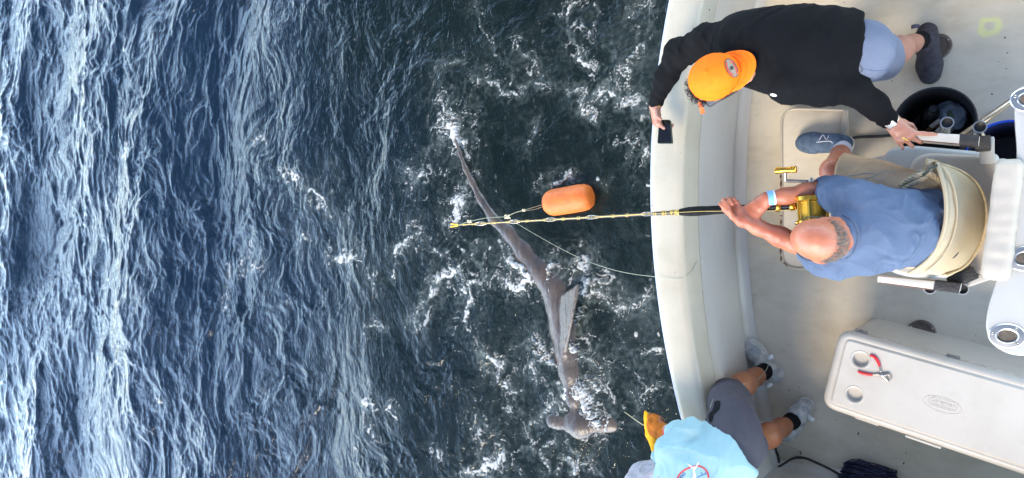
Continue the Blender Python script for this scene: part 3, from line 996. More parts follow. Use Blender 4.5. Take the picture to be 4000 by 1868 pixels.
# deck, sides
dk = [(f_bas(y) + .02, y) for y in np.linspace(PORT - .05, STBD + .05, 40)] + [(3.2, STBD + .05), (3.2, PORT - .05)]
deck = prism(dk, -.05, 0.0, "deck", M_DECK, boat, bevel=0)
def side(y, sgn):
    def sec(x):
        return [(y + sgn * .30, -1.1), (y + sgn * .28, -.3), (y + sgn * .27, .66), (y + sgn * .26, .695), (y + sgn * .22, .704), (y + sgn * .03, .706), (y - sgn * .005, .690), (y - sgn * .008, .60),
                (y + sgn * .02, .58), (y + sgn * .012, .3), (y + sgn * .004, .05), (y - sgn * .008, .02), (y - sgn * .045, .004)]
    vs, fs = [], []
    xs = np.linspace(f_bas(y) - .02, 3.2, 24); k = 13
    for x in xs: vs += [(x, a, b) for a, b in sec(x)]
    for i in range(len(xs) - 1):
        for j in range(k - 1): fs.append((i * k + j, (i + 1) * k + j, (i + 1) * k + j + 1, i * k + j + 1))
    return vs, fs
for y, s in ((PORT, -1), (STBD, 1)):
    Bag().add(*side(y, s)).build("side_coaming", M_WALL, boat, angle=.9)
# small panel let into the corner of the deck, with cracked sealant
cp = [P(3022, 1722, 0), P(3118, 1757, 0), P(3131, 1783, 0), P(3140, 1822, 0), P(3062, 1812, 0), P(3046, 1806, 0)]
M_PANEL = gelcoat("grimy panel", (.50, .46, .38), (.34, .29, .20), .8, .4)
prism(round_poly(cp, .02), .001, .008, "corner_panel", M_PANEL, boat, bevel=.003)
sl = [P(3026, 1738, .012), P(3032, 1762, .012), P(3040, 1785, .012), P(3044, 1808, .012)]
Bag().tube(catmull(sl, 5), [.004 + .004 * abs(math.sin(i * 1.9)) for i in range(16)], 6).build("sealant_seam", M_SEAM, boat)
Bag().tube(catmull([P(3125, 1762, .009), P(3130, 1776, .009)], 4), .003, 5).build("sealant_seam", M_SEAM, boat)
# round cover plates screwed to the deck
for px, py in ((3662, 183), (3601, 1299)):
    c = P(px, py, .002)
    pl = Bag().lathe(c, (0, 0, 1), [(.062, 0), (.062, .006), (.058, .009), (.046, .0095), (.043, .007), (0, .007)], 36).build("deck_plate", mat("brown deck plate", (.10, .075, .055), .45, .35, 25), boat)
    for a in (0.5, 2.6, 4.7):
        Bag().lathe(c + Vector((.052 * math.cos(a), .052 * math.sin(a), .0095)), (0, 0, 1), [(.004, 0), (.004, .0015), (0, .002)], 10).build("screw", M_CHROME, pl)
# ------------------------------------------------------------------ float and its lines
M_ORANGE = mat("orange foam float", (.74, .165, .020), .55, .10, 14, bump=.4, bscale=110, col2=(.52, .105, .014))
bz = WZ + .045
fa, fb = P(2128, 798, bz), P(2311, 766, bz)
axis = (fb - fa).normalized()
Lf = (fb - fa).length
flt = thing("fishing_float", "orange cylindrical foam float on the water beside the rod", "float", (fa + fb) / 2)
prof = [(0, .012), (.013, .010), (.016, 0), (.045, .004), (.068, .018), (.086, .042), (.0955, .07), (.0965, .12), (.0965, Lf - .09), (.092, Lf - .045), (.078, Lf - .016), (.055, Lf - .003), (0, Lf)]
Bag().lathe(fa, axis, prof, 40).build("float_body", M_ORANGE, flt, angle=1.2)
Bag().lathe(fa + axis * .0135, axis, [(0.0, 0), (.0105, 0), (.0105, .004), (0, .004)], 16).build("hole", M_BLACK, flt)

M_LINE = mat("pale monofilament", (.36, .37, .27), .35, .1, 30)
M_CORD = mat("tan cord", (.62, .52, .33), .7, .3, 60)
ROD_A, ROD_B = P(3330, 790, .78), P(1762, 881, 1.22)          # butt, tip
def rod_at(px):
    """point of the rod axis whose picture column is px"""
    lo, hi = 0.0, 1.0
    for _ in range(40):
        t = (lo + hi) / 2
        p = ROD_A.lerp(ROD_B, t)
        d = p - Vector((0, 0, CAM_H)); c, s = math.cos(PITCH), math.sin(PITCH)
        q = (d.x * c - d.z * s) / (-d.x * s - d.z * c)
        if 2000 + FPX * q > px: lo = t
        else: hi = t
    return p
knot = P(1980, 847, .55); k2 = P(2045, 822, .22); tipk = P(1832, 866, 1.12)
ln = thing("float_line", "pale knotted line running from the float to the rod tip", "line", knot)
Bag().tube(catmull([fa - axis * .002, P(2100, 806, -.22), k2], 6), .0022, 5).build("strand", M_LINE, ln)
Bag().tube(catmull([fa - axis * .002 + V(0, -.012, 0), P(2090, 818, -.15), k2 + V(0, -.004, 0)], 6), .0022, 5).build("strand", M_LINE, ln)
Bag().tube(catmull([k2, P(2010, 832, .38), knot], 6), .0026, 5).build("strand", M_CORD, ln)
Bag().tube(catmull([knot, P(1900, 852, .85), tipk, P(1800, 876, 1.2)], 6), .0022, 5).build("strand", M_LINE, ln)
def knot_bag(c, r, n=26):
    return [c + V(math.sin(i * 1.7) * r * 1.5, math.cos(i * 2.3) * r, math.sin(i * 2.9 + 1) * r) for i in range(n)]
Bag().tube(catmull(knot_bag(knot, .011), 3), .0035, 5).build("knot", M_CORD, ln)
Bag().tube(catmull(knot_bag(k2, .007), 3), .0025, 5).build("knot", M_CORD, ln)
Bag().tube(catmull(knot_bag(tipk, .007), 3), .0025, 5).build("knot", M_CORD, ln)
ld = Bag().tube(catmull([knot, P(2030, 880, .45), P(2160, 955, .40), P(2280, 1015, .44), P(2390, 1053, .52), P(2480, 1072, .62), P(2549, 1080, .712), P(2600, 1088, .709), P(2650, 1092, .712),
                         P(2700, 1062, .66), P(2722, 1020, .60), P(2748, 1010, .45), P(2763, 1090, .18), P(2800, 1150, .05), P(2850, 1178, .02), P(2905, 1172, .006), P(2955, 1148, .004), P(2930, 1210, .004), P(2918, 1270, .004)], 6), .0012, 5)
tag(ld.build("leader_line", M_LINE, None), "thin pale leader line looping from the float knot over the transom", "line")

# ------------------------------------------------------------------ rod and reel
M_ROD = mat("rod blank", (.012, .011, .010), .25, .1, 30)
M_GOLD = mat("gold anodised metal", (.80, .44, .06), .24, .12, 20, metal=1.0)
M_GOLDW = mat("gold thread wraps", (.46, .28, .045), .35, .2, 60)
M_EVA = mat("black foam grip", (.012, .0115, .0115), .8, .3, 40, bump=.3, bscale=70, spec=.15)
M_SPOOL = mat("yellow line on spool", (.74, .47, .03), .45, .35, 90, col2=(.48, .28, .02), stretch=(14, 1, 1), bump=.4, bscale=120)
rod = thing("fishing_rod", "black and gold heavy fishing rod with a gold reel, pointing out over the transom", "fishing rod", rod_at(3000))
rax = (ROD_B - ROD_A).normalized()
up = (V(0, 0, 1) - rax * rax.z).normalized()
rside = rax.cross(up)                                            # towards +Y or -Y
if rside.y < 0: rside = -rside
def rp(px, h=0.0, s=0.0):
    return rod_at(px) + up * h + rside * s
def bend(px):                                                    # slight load bend toward the tip
    return -.0 * ((2536 - px) / 774) ** 2 if px < 2536 else 0
pxs = [3000, 2800, 2650, 2536, 2400, 2250, 2100, 1950, 1850, 1770]
Bag().tube([rp(p) for p in pxs], [.0125, .012, .0100, .0086, .0078, .0070, .0062, .0054, .0048, .0042], 12).build("blank", M_ROD, rod)
# foregrip, handle, reel seat
Bag().lathe(rp(3005), rax, [(.012, 0), (.017, .002), (.0175, .06), (.017, .13), (.0195, .20), (.0205, .26), (.0225, .30), (.0215, .34), (.016, .375), (.0125, .385)], 20).build("fore_grip", M_EVA, rod)
Bag().lathe(rp(3330), rax, [(.017, 0), (.019, .01), (.019, .12), (.017, .15)], 18).build("butt", M_EVA, rod)
Bag().cyl(rp(3260), rp(2985), .0165, rp(3090) and 20).build("reel_seat", M_ROD, rod)
for px, w in ((3095, .024), (3040, .020)):
    c = rp(px) - rax * w / 2
    Bag().lathe(c, rax, [(.0165, 0), (.022, 0), (.024, .003), (.024, w - .003), (.022, w), (.0165, w)], 24).build("locking_ring", M_GOLD, rod)
# thread wraps: diamond section and bands
def wrap(px0, px1, r, m=M_GOLDW, name="thread_wrap"):
    Bag().cyl(rp(px0), rp(px1), r, 12).build(name, m, rod)
M_DIA = None
m_, N_, L_, b_ = new_mat("diamond wrap")
tcd = N_.new("ShaderNodeTexCoord"); mpd = N_.new("ShaderNodeMapping"); mpd.inputs['Rotation'].default_value = (0, 0, math.radians(45))
ck = N_.new("ShaderNodeTexChecker"); ck.inputs['Scale'].default_value = 75
ck.inputs['Color1'].default_value = (.62, .40, .06, 1); ck.inputs['Color2'].default_value = (.02, .015, .01, 1)
L_.new(tcd.outputs['Object'], mpd.inputs['Vector']); L_.new(mpd.outputs['Vector'], ck.inputs['Vector']); L_.new(ck.outputs['Color'], b_.inputs['Base Color'])
b_.inputs['Roughness'].default_value = .3
wrap(2722, 2618, .0128, m_, "diamond_wrap")
for p in (2602, 2594, 2588): wrap(p + 2, p - 2, .0122)
for p in (2558, 2520, 2450, 2395, 2330, 2260, 2200, 2130, 2060, 1985, 1930, 1880, 1850, 1815):
    rr = .0049 + (p - 1770) / 786 * .0042
    wrap(p + 5, p + 2, rr); wrap(p - 2, p - 5, rr)
for p0, p1 in ((2540, 2330), (2310, 2165), (2140, 2020), (2000, 1880), (1860, 1780)):   # gold upper facing of the blank
    rr = .0047 + ((p0 + p1) / 2 - 1770) / 786 * .0042
    Bag().tube([rp(p0, rr * .85), rp(p1, rr * .82)], rr * .33, 6).build("thread_wrap", M_GOLDW, rod)
# roller guides
for i, p in enumerate((2528, 2312, 2152, 2012, 1880)):
    g = Bag()
    h = .0135 - .0010 * i
    for s in (-.008, .008):
        g.tube(catmull([rp(p + 22, .009, s * .4), rp(p + 6, h * .8, s), rp(p - 4, h, s)], 4), .0019, 6)
        g.tube(catmull([rp(p - 22, .008, s * .4), rp(p - 8, h * .8, s), rp(p - 4, h, s)], 4), .0016, 6)
    gd = g.build("guide", M_STEEL, rod)
    Bag().cyl(rp(p - 2, h * .86, -.007), rp(p - 2, h * .86, .007), .0048, 12).build("roller", M_STEEL, gd)
tg = Bag()
for s in (-.008, .008): tg.tube([rp(1790, .004, s * .5), rp(1762, .012, s)], .0035, 6)
gd = tg.build("tip_guide", M_GOLD, rod)
Bag().cyl(rp(1762, .012, -.009), rp(1762, .012, .009), .007, 12).build("roller", M_STEEL, gd)
# reel
rc = rp(3172, .060, -.026)
R = Matrix((rax, rside, up)).transposed()
reel = Bag()
def ringplate(s0, s1, r, name, m, par):
    return Bag().lathe(rc + rside * s0, rside, [(0, 0), (r * .8, 0), (r, .004), (r, abs(s1 - s0) - .004), (r * .86, abs(s1 - s0)), (0, abs(s1 - s0) + .004)], 40).build(name, m, par, angle=.5)
rl = ringplate(-.062, -.040, .072, "reel", M_GOLD, rod)
rl.data.name = "reel"
ringplate(.036, .060, .072, "side_plate", M_GOLD, rl)
Bag().lathe(rc - rside * .040, rside, [(.020, 0), (.050, .001), (.050, .004), (.046, .006), (.0455, .020), (.047, .040), (.0455, .058), (.046, .070), (.050, .072), (.050, .075), (.020, .076)], 44).build("spool", M_SPOOL, rl, angle=.9)
for a in (20, 75, 150, 205, 270, 318):
    d = rax * math.cos(math.radians(a)) + up * math.sin(math.radians(a))
    w = .007 if a not in (20, 150) else .0045
    Bag().cyl(rc - rside * .045 + d * .060, rc + rside * .040 + d * .060, w, 10).build("frame_pillar", M_GOLD, rl)
Bag().box(rc - up * .058, (.10, .05, .006), R).build("reel_foot", M_GOLD, rl, bevel=.002)
Bag().tube([rc + rax * .062 - rside * .05 + up * .02, rc + rax * .082 - rside * .05 + up * .025], .0028, 6).build("drag_lever", M_CHROME, rl)
# crank: hub, arm, knob
hub = rc + rside * .060
hb = Bag().lathe(hub, rside, [(.030, 0), (.028, .012), (.016, .016), (.012, .040), (.010, .055), (.013, .056), (.013, .064), (.007, .066), (.007, .074), (0, .075)], 24).build("crank_hub", M_STEEL, rl, angle=.5)
arm0 = hub + rside * .058
arm1 = P(3068, 706, (arm0.z + .02))
Bag().tube([arm0, arm1], .007, 8, flat=.5).build("crank_arm", M_STEEL, rl)
kn0 = arm1 + rside * .004
kn1 = P(3068, 676, kn0.z + .012)
Bag().cyl(kn0 - rside * .004, kn1, .0062, 12).build("knob_post", M_CHROME, rl)
ka, kb = P(3029, 667, kn1.z + .008), P(3112, 662, kn1.z + .008)
kx = (kb - ka).normalized(); kl = (kb - ka).length
Bag().lathe(ka, kx, [(0, .006), (.010, .006), (.010, 0), (.0135, 0), (.0145, .003), (.0145, .014), (.0138, .016), (.0145, .018), (.0135, .024), (.0115, kl * .5), (.0135, kl - .024), (.0145, kl - .018), (.0138, kl - .016), (.0145, kl - .014), (.0145, kl - .003), (.012, kl), (0, kl)], 28).build("crank_knob", M_GOLD, rl, angle=.5)
# line from spool through the guides
M_YLINE = mat("yellow fishing line", (.50, .36, .07), .4, .1, 30)
Bag().tube([rc + rax * .046 + up * .02, rp(2740, .024, -.003), rp(2528, .0145), rp(2312, .0135), rp(2152, .0125), rp(2012, .0115), rp(1880, .0105), rp(1762, .014)], .0011, 5).build("fishing_line", M_YLINE, rod)

# ------------------------------------------------------------------ fighting chair
M_CUSH = mat("cream vinyl", (.52, .44, .345), .5, .06, 5, bump=.10, bscale=130, col2=(.44, .36, .28))
M_CUSHW = mat("white vinyl roll", (.40, .345, .275), .48, .06, 5, bump=.10, bscale=130)
M_PAINT = gelcoat("chipped white paint", (.60, .58, .53), (.42, .38, .31), .55, .3)
chair = thing("fighting_chair", "cream cushioned fighting chair with white armrests bolted to the deck", "fishing chair", P(3650, 850, 0))
def pillow(name, outline, z0, z1, m, parent, bev=.03, seg=5):
    return prism(outline, z0, z1, name, m, parent, bevel=bev, seg=seg)
ZS = .60
so = [P(3545, 590, ZS), P(3900, 612, ZS), P(3900, 1075, ZS), P(3560, 1068, ZS)]
pan = [P(3452, 585, ZS - .09), P(3560, 568, ZS - .09), P(3905, 600, ZS - .09), P(3905, 1088, ZS - .09), P(3560, 1085, ZS - .09), P(3462, 1060, ZS - .09)]
pillow("seat_pan", round_poly(pan, [.10, .03, .03, .03, .03, .10]), ZS - .17, ZS - .07, M_WHITE, chair, .025)
cu = pillow("seat_cushion", round_poly(so, [.11, .03, .03, .08]), ZS - .0695, ZS, M_CUSH, chair, .03)
def loop_pts(pts, z):
    return [V(p[0], p[1], z) for p in pts]
pipe_ = loop_pts(round_poly([P(3560, 602, ZS), P(3890, 622, ZS), P(3890, 1066, ZS), P(3572, 1058, ZS)], [.10, .03, .03, .07]), ZS - .006)
Bag().tube(pipe_ + [pipe_[0]], .0045, 6).build("piping", M_CUSHW, cu)
# backrest: upright padded panel, seen almost end-on, with a thick roll
bo = [P(3893, 632, ZS + .2), P(3940, 632, ZS + .2), P(3935, 1075, ZS + .2), P(3880, 1075, ZS + .2)]
pillow("backrest", round_poly(bo, .02), ZS + .002, .93, M_CUSH, chair, .02)
br = Blob(.008)
a0, a1 = P(3945, 650, .93), P(3890, 1066, .93)
for k, (o, r) in enumerate(((-.020, .025), (.016, .028))):
    d = V(1, 0, 0)
    br.cone(a0 + d * o, a1 + d * o, r, r * 1.05, .02, (V(0, 0, 1), 1.1))
def cr(v):
    return .0022 * pn3(v * 22, 2) + .003 * pn3(v * np.array([9, 30, 9]), 3)
roll = link("back_roll", br.mesh("back_roll", 2, cr), M_CUSHW, chair)
# armrests
def armrest(c4, z1, h, tape_from, inner):
    """c4: the four top corners (left-outer, right-outer, right-inner, left-inner) in pixels"""
    q = [P(x, y, z1) for x, y in c4]
    b = Bag()
    lo = [V(p.x, p.y, z1 - h) for p in q]
    b.add(q + lo, [(0, 1, 2, 3), (7, 6, 5, 4), (0, 4, 5, 1), (1, 5, 6, 2), (2, 6, 7, 3), (3, 7, 4, 0)])
    a = b.build("armrest", M_PAINT, chair, bevel=.006)
    t0, t1 = tape_from
    e = .0025
    k = [q[0].lerp(q[1], t0), q[0].lerp(q[1], t1), q[3].lerp(q[2], t1), q[3].lerp(q[2], t0)]
    cen = sum(k, Vector()) / 4
    k = [p + (p - cen).normalized() * e + V(0, 0, e) for p in k]
    lo = [V(p.x, p.y, z1 - h - e) for p in k]
    Bag().add(k + lo, [(0, 1, 2, 3), (7, 6, 5, 4), (0, 4, 5, 1), (1, 5, 6, 2), (2, 6, 7, 3), (3, 7, 4, 0)]).build("tape_wrap", M_TAPE, a, bevel=.002)
    # rusty chipped edge strip along the inner lower edge
    Bag().tube([q[3].lerp(q[2], .02) + V(0, 0, -.002), q[3].lerp(q[2], t0 * .98) + V(0, 0, -.002)], .0025, 5).build("chipped_edge", M_RUST, a)
    return a, q
armA, qA = armrest([(3550, 512), (3828, 530), (3822, 570), (3556, 546)], .80, .085, (.735, .985), True)
armB, qB = armrest([(3428, 1078), (3757, 1108), (3748, 1146), (3426, 1104)], .72, .085, (.70, .985), True)
# black bracket at the rear end of each arm
Bag().box(P(3840, 562, .70), (.05, .05, .12)).build("arm_bracket", M_TAPE, chair, bevel=.006)
Bag().box(P(3855, 590, .62), (.05, .11, .03)).build("arm_bracket", M_WHITE, chair, bevel=.008)
Bag().box(P(3760, 1085, .62), (.10, .05, .10), Matrix.Rotation(.5, 3, 'Z')).build("arm_bracket", M_TAPE, chair, bevel=.006)
Bag().box(P(3815, 1092, .58), (.10, .035, .03), Matrix.Rotation(.4, 3, 'Z')).build("arm_bracket", M_WHITE, chair, bevel=.006)
def rod_holder(px, py, z, L=.17, tilt=(.10, .05), r=.024, brk=None, m=None):
    c = P(px, py, z)
    ax = V(tilt[0], tilt[1], 1).normalized()
    h = Bag().lathe(c - ax * L, ax, [(r * .82, 0), (r * .84, L - .012), (r * 1.0, L - .010), (r, L), (r * .80, L), (r * .76, L - .012), (r * .74, .02), (0, .02)], 28)
    o = h.build("rod_holder", M_CHROME, chair, angle=.5)
    if brk:
        Bag().cyl(c - ax * L * .45, P(*brk), .013, 12).build("holder_bracket", M_CHROME, o)
    Bag().lathe(c - ax * .022, ax, [(r * .745, 0), (r * .73, .002), (0, .002)], 20).build("hole_shade", M_BLACK, o)  # black disc near the mouth stands in for shade down the tube
    return o
rod_holder(3700, 480, .80, brk=(3697, 516, .765))
rod_holder(3828, 496, .78, brk=(3838, 540, .735))
rod_holder(3632, 1128, .64, tilt=(.08, -.06), brk=(3625, 1100, .63))
rod_holder(3759, 1130, .66, tilt=(.08, -.06), brk=(3748, 1104, .65))
# footrest plate with turned-up worn rim, and its struts
ZF = .13
fo_ = [P(3053, 425, ZF), P(3312, 432, ZF), P(3295, 1050, ZF), P(3055, 1050, ZF)]
fr_out = round_poly(fo_, [.085, .03, .06, .085], 8)
foot = prism(fr_out, ZF - .03, ZF, "footrest", M_DECK, chair, bevel=.006)
rim = [V(p.x, p.y, ZF + .004) for p in fr_out]
cx = sum((p.x for p in rim)) / len(rim)
Bag().tube([V(p.x, p.y, p.z) for p in rim] + [rim[0]], .0075, 8).build("rim", M_CAP, foot)
Bag().box(P(3300, 487, ZF + .018), (.03, .14, .035), Matrix.Rotation(-.10, 3, 'Z')).build("lip", M_CAP, foot, bevel=.01)
left = sorted([p for p in rim if p.x < cx - .10], key=lambda p: p.y)
ylo, yhi = P(0 + 3055, 1035, ZF).y, P(3055, 470, ZF).y
chips = [(.00, .05), (.065, .075), (.16, .20), (.27, .285), (.36, .42), (.44, .455), (.60, .78), (.82, .83), (.93, .94)]
lx = min(p.x for p in rim)
for a, b in ((1022, 1000), (995, 968), (950, 944), (925, 922), (880, 858), (845, 842), (800, 792), (735, 702), (700, 682), (660, 658)):
    p0, p1 = P(3054, a, ZF + .012), P(3054, b, ZF + .012)
    Bag().tube([V(lx - .001, p0.y, ZF + .0105), V(lx + random.uniform(-.002, .003), (p0.y + p1.y) / 2, ZF + .011), V(lx, p1.y, ZF + .0105)], [.002, .0065, .003], 6).build("chipped_patch", M_RUST, foot)
Bag().tube([P(3062, 1026, ZF + .0105), P(3078, 1042, ZF + .0105)], [.005, .002], 6).build("chipped_patch", M_RUST, foot)
for y in (640, 985):
    Bag().box((P(3310, y, .12) + P(3480, y + 6, .42)) / 2, ((P(3480, y, .42) - P(3310, y, .12)).length, .05, .03),
              Matrix.Rotation(-math.atan2(.30, abs(P(3480, y, .42).x - P(3310, y, .12).x)), 3, 'Y')).build("footrest_strut", M_WHITE, chair, bevel=.006)
# pedestal
pc = P(3700, 840, 0)
Bag().lathe((pc.x, pc.y, 0), (0, 0, 1), [(.16, .0), (.16, .012), (.14, .02), (.065, .04), (.055, .08), (.055, .40), (.12, .425), (.12, .432)], 32).build("pedestal", M_CHROME, chair)
# rod rack plate behind the chair
M_RACK = gelcoat("rack gelcoat", (.42, .395, .35), (.37, .345, .30), .35, 0.0, rough=.33)
ZR = .93
ro = [P(*p, ZR) for p in ((3962, 385), (3975, 345), (4010, 332), (4120, 345), (4330, 500), (4400, 870), (4330, 1240), (4120, 1385), (4000, 1393), (3940, 1385), (3875, 1350), (3848, 1285), (3858, 1205), (3884, 1125), (3905, 1050), (3930, 940), (3960, 800), (3975, 600), (3964, 470))]
rk = prism(round_poly(ro, .06, 5), ZR - .06, ZR, "rod_rack", M_RACK, chair, bevel=.018, seg=4)
def flush_holder(px, py, rot):
    c = P(px, py, ZR + .0005)
    Rz = Matrix.Rotation(rot, 3, 'Z')
    b = Bag()
    n = 36; vs = []; fs = []
    prof = [(1.0, 0), (1.0, .002), (.93, .005), (.60, .006), (.57, .0075), (.50, .0065), (.46, .001), (.45, -.04), (0, -.045)]
    for r, h in prof:
        for k in range(n):
            w = 2 * math.pi * k / n
            ex = .056 if r > .62 else .062 * .92; ey = .044 if r > .62 else .044
            vs.append(c + Rz @ V(math.cos(w) * ex * r, math.sin(w) * ey * r, h))
    for i in range(len(prof) - 1):
        for k in range(n):
            k2_ = (k + 1) % n
            fs.append((i * n + k, i * n + k2_, (i + 1) * n + k2_, (i + 1) * n + k))
    o = b.add(vs, fs).build("flush_rod_holder", M_CHROME, rk, angle=.5)
    Bag().lathe(c + V(0, 0, .0006), (0, 0, 1), [(.0245, 0), (.0245, .0008), (0, .0008)], 24).build("hole_shade", mat("painted hole shade", (.10, .075, .05), .6, .4, 30), rk)  # dark disc on the plate paints the shade inside the hole
    for a in (165, 48, -52):
        a = math.radians(a) + rot
        q = c + V(math.cos(a) * .044, math.sin(a) * .035, .0062)
        s = Bag().lathe(q, (0, 0, 1), [(.0058, 0), (.0058, .0015), (.004, .0025), (.0015, .0012), (0, .0012)], 12).build("screw", M_STEEL, rk)
flush_holder(3934, 1312, .08)
flush_holder(4004, 1010, .2)
flush_holder(4020, 390, -.2)
ta, tb = P(3745, 540, .66), P(3985, 372, .90)
Bag().cyl(ta, tb, .0125, 14).build("brace_tube", M_CHROME, chair)
Bag().tube([P(3900, 1082, .5), P(3960, 1118, .6)], .02, 10).build("rack_bracket", M_BLACK, chair)

# ------------------------------------------------------------------ kidney harness round the angler
M_HARN = mat("cream canvas", (.42, .34, .215), .65, .08, 5, bump=.18, bscale=160, col2=(.38, .30, .185))
M_ROPE = mat("tan rope", (.50, .41, .27), .8, .35, 40, col2=(.28, .22, .14))
M_WEB = mat("khaki webbing", (.36, .29, .18), .75, .3, 50, bump=.2, bscale=140)
har = thing("fishing_harness", "cream padded bucket harness wrapped behind the angler's lower back", "harness", P(3700, 850, .6))
inn = [(3664, 640), (3676, 672), (3692, 730), (3700, 800), (3695, 880), (3672, 950), (3635, 1010), (3590, 1048), (3556, 1068)]
outr = [(3664, 640), (3745, 668), (3805, 712), (3838, 770), (3850, 840), (3843, 905), (3815, 975), (3765, 1040), (3690, 1076)]
zi = [.86, .90, .93, .94, .94, .93, .91, .87, .82]
zo = [.845, .82, .76, .725, .71, .71, .72, .75, .79]
ia = catmull([P(x, y, z) for (x, y), z in zip(inn, zi)], 5)
ob = catmull([P(x, y, z) for (x, y), z in zip(outr, zo)], 5)
vs, fs = [], []
W = 12
for i, (a, b) in enumerate(zip(ia, ob)):
    t = i / (len(ia) - 1)
    for j in range(W + 1):
        s = j / W
        p = a.lerp(b, s)
        bulge = .030 * math.sin(math.pi * s) ** .6 * math.sin(math.pi * min(1, t * 1.02)) ** .5
        vs.append(p + V(.45, -.1, 1).normalized() * bulge + V(0, 0, .003 * math.sin(i * .8) * math.sin(j * .7)))
n1 = len(vs)
for i, (a, b) in enumerate(zip(ia, ob)):
    for j in range(W + 1):
        vs.append(a.lerp(b, j / W) + V(.0, 0, -.035))
k = W + 1
for i in range(len(ia) - 1):
    for j in range(W):
        fs.append((i * k + j, i * k + j + 1, (i + 1) * k + j + 1, (i + 1) * k + j))
        fs.append((n1 + i * k + j, n1 + (i + 1) * k + j, n1 + (i + 1) * k + j + 1, n1 + i * k + j + 1))
    for j in (0, W):
        fs.append((i * k + j, (i + 1) * k + j, n1 + (i + 1) * k + j, n1 + i * k + j))
for i in (0, len(ia) - 1):
    for j in range(W):
        fs.append((i * k + j, i * k + j + 1, n1 + i * k + j + 1, n1 + i * k + j))
pad = Bag().add(vs, fs).build("pad", M_HARN, har, angle=1.3)
Bag().tube([p + V(-.002, 0, .006) for p in ia], .008, 8).build("edge_binding", M_HARN, pad)
Bag().tube([a.lerp(b, .17) + V(.012, -.003, .024) for a, b in zip(ia, ob)][2:-3], .0032, 6).build("seam", M_HARN, pad)
Bag().tube([p + V(.003, 0, .004) for p in ob], .006, 8).build("edge_binding", mat("worn binding", (.50, .39, .22), .7, .3, 30), pad)
Bag().tube([P(3722, 1010, .95), P(3735, 998, .955), P(3745, 985, .95)], [.0015, .003, .001], 5).build("scuff", M_BLACK, pad)
# twisted rope loops and clip on the right hip
def rope(pts, r, name, par, pitch=.05):
    c = catmull(pts, 14)
    b = Bag()
    ln_ = 0
    for k in range(3):
        q = []
        s = 0
        for i, p in enumerate(c):
            if i: s += (c[i] - c[i - 1]).length
            t = (c[min(i + 1, len(c) - 1)] - c[max(i - 1, 0)]).normalized()
            a = t.orthogonal().normalized() if abs(t.z) > .95 else (V(0, 0, 1) - t * t.z).normalized()
            bb = t.cross(a)
            w = s / pitch * 2 * math.pi + k * 2.094
            q.append(p + (a * math.cos(w) + bb * math.sin(w)) * r * .55)
        b.tube(q, r * .55, 6)
    return b.build(name, M_ROPE, par)
rope([P(3520, 728, .80), P(3545, 705, .83), P(3580, 690, .85), P(3615, 680, .85), P(3650, 690, .84), P(3672, 715, .80)], .011, "rope", har)
rope([P(3528, 738, .81), P(3558, 722, .84), P(3600, 702, .86), P(3625, 690, .85)], .009, "rope", har)
rope([P(3540, 712, .79), P(3590, 672, .80), P(3622, 672, .81)], .008, "rope", har)
Bag().tube(catmull([P(3605, 685, .87), P(3635, 662, .89), P(3662, 645, .89)], 4), .0065, 6, flat=.6).build("strap", mat("dark green strap", (.02, .035, .025), .5, .3, 40), har)
Bag().tube(catmull([P(3612, 660, .74), P(3622, 632, .82), P(3648, 628, .80), P(3662, 650, .74), P(3655, 690, .76)], 5), .018, 8, flat=.25).build("webbing", M_WEB, har)
Bag().tube(catmull([P(3525, 690, .73), P(3512, 700, .76), P(3520, 716, .78)], 5), .014, 8, flat=.3).build("webbing", M_WEB, har)

# ------------------------------------------------------------------ cooler
M_COOL = gelcoat("white cooler plastic", (.50, .455, .385), (.39, .345, .27), .5, .22, rough=.42)
ZC = .45
cool = thing("cooler", "long white ice cooler with two can recesses in its closed lid", "cooler", P(3700, 1500, 0))
ZE = .40                                                            # height of the lid's outer edge
A_, B_ = P(3286, 1279, ZE), P(3255, 1595, ZE)                       # left corners, far side and near side
dl = (P(4000, 1465, ZE) - A_); dl2 = (P(4000, 1857, ZE) - P(3260, 1597, ZE))
ex = (dl.normalized() + dl2.normalized()).normalized()
ey = V(-ex.y, ex.x, 0)
wid = abs((A_ - B_).dot(ey)) + .004
org = A_ - ey * .0
LEN = 1.06
def cl(x, y, z=0.0):                                                # x along the lid, y across from the far edge
    return V(org.x, org.y, 0) + ex * x - ey * y + V(0, 0, z)
CR = Matrix((ex, ey, V(0, 0, 1))).transposed()
lid_o = [cl(0, 0), cl(LEN, 0), cl(LEN, wid), cl(0, wid)]
bo_t = [cl(.012, .010), cl(LEN - .012, .010), cl(LEN - .012, wid - .012), cl(.012, wid - .012)]
# body: tapered tub
tb_ = round_poly(bo_t, .055, 6)
cc = cl(LEN / 2, wid / 2)
bm = bmesh.new()
rings = []
def base_shift(p, z):
    t = 1 - z / .395
    q = V(p[0], p[1], 0) - V(cc.x, cc.y, 0)
    along, acr = q.dot(ex), q.dot(ey)
    return V(cc.x, cc.y, 0) + ex * along * (1 - .10 * t) + ey * (acr * (1 - .03 * t) + .052 * t) + V(0, 0, z)
for z in (.0, .015, .20, .395):
    rings.append([bm.verts.new(base_shift(p, z if z != .0 else .0)) for p in tb_])
n = len(tb_)
for a, b in zip(rings[:-1], rings[1:]):
    for i in range(n): bm.faces.new((a[i], a[(i + 1) % n], b[(i + 1) % n], b[i]))
bm.faces.new(rings[0][::-1]); bm.faces.new(rings[-1])
link("cooler_body", bm_mesh("cooler_body", bm, True, 1.0), M_COOL, cool)
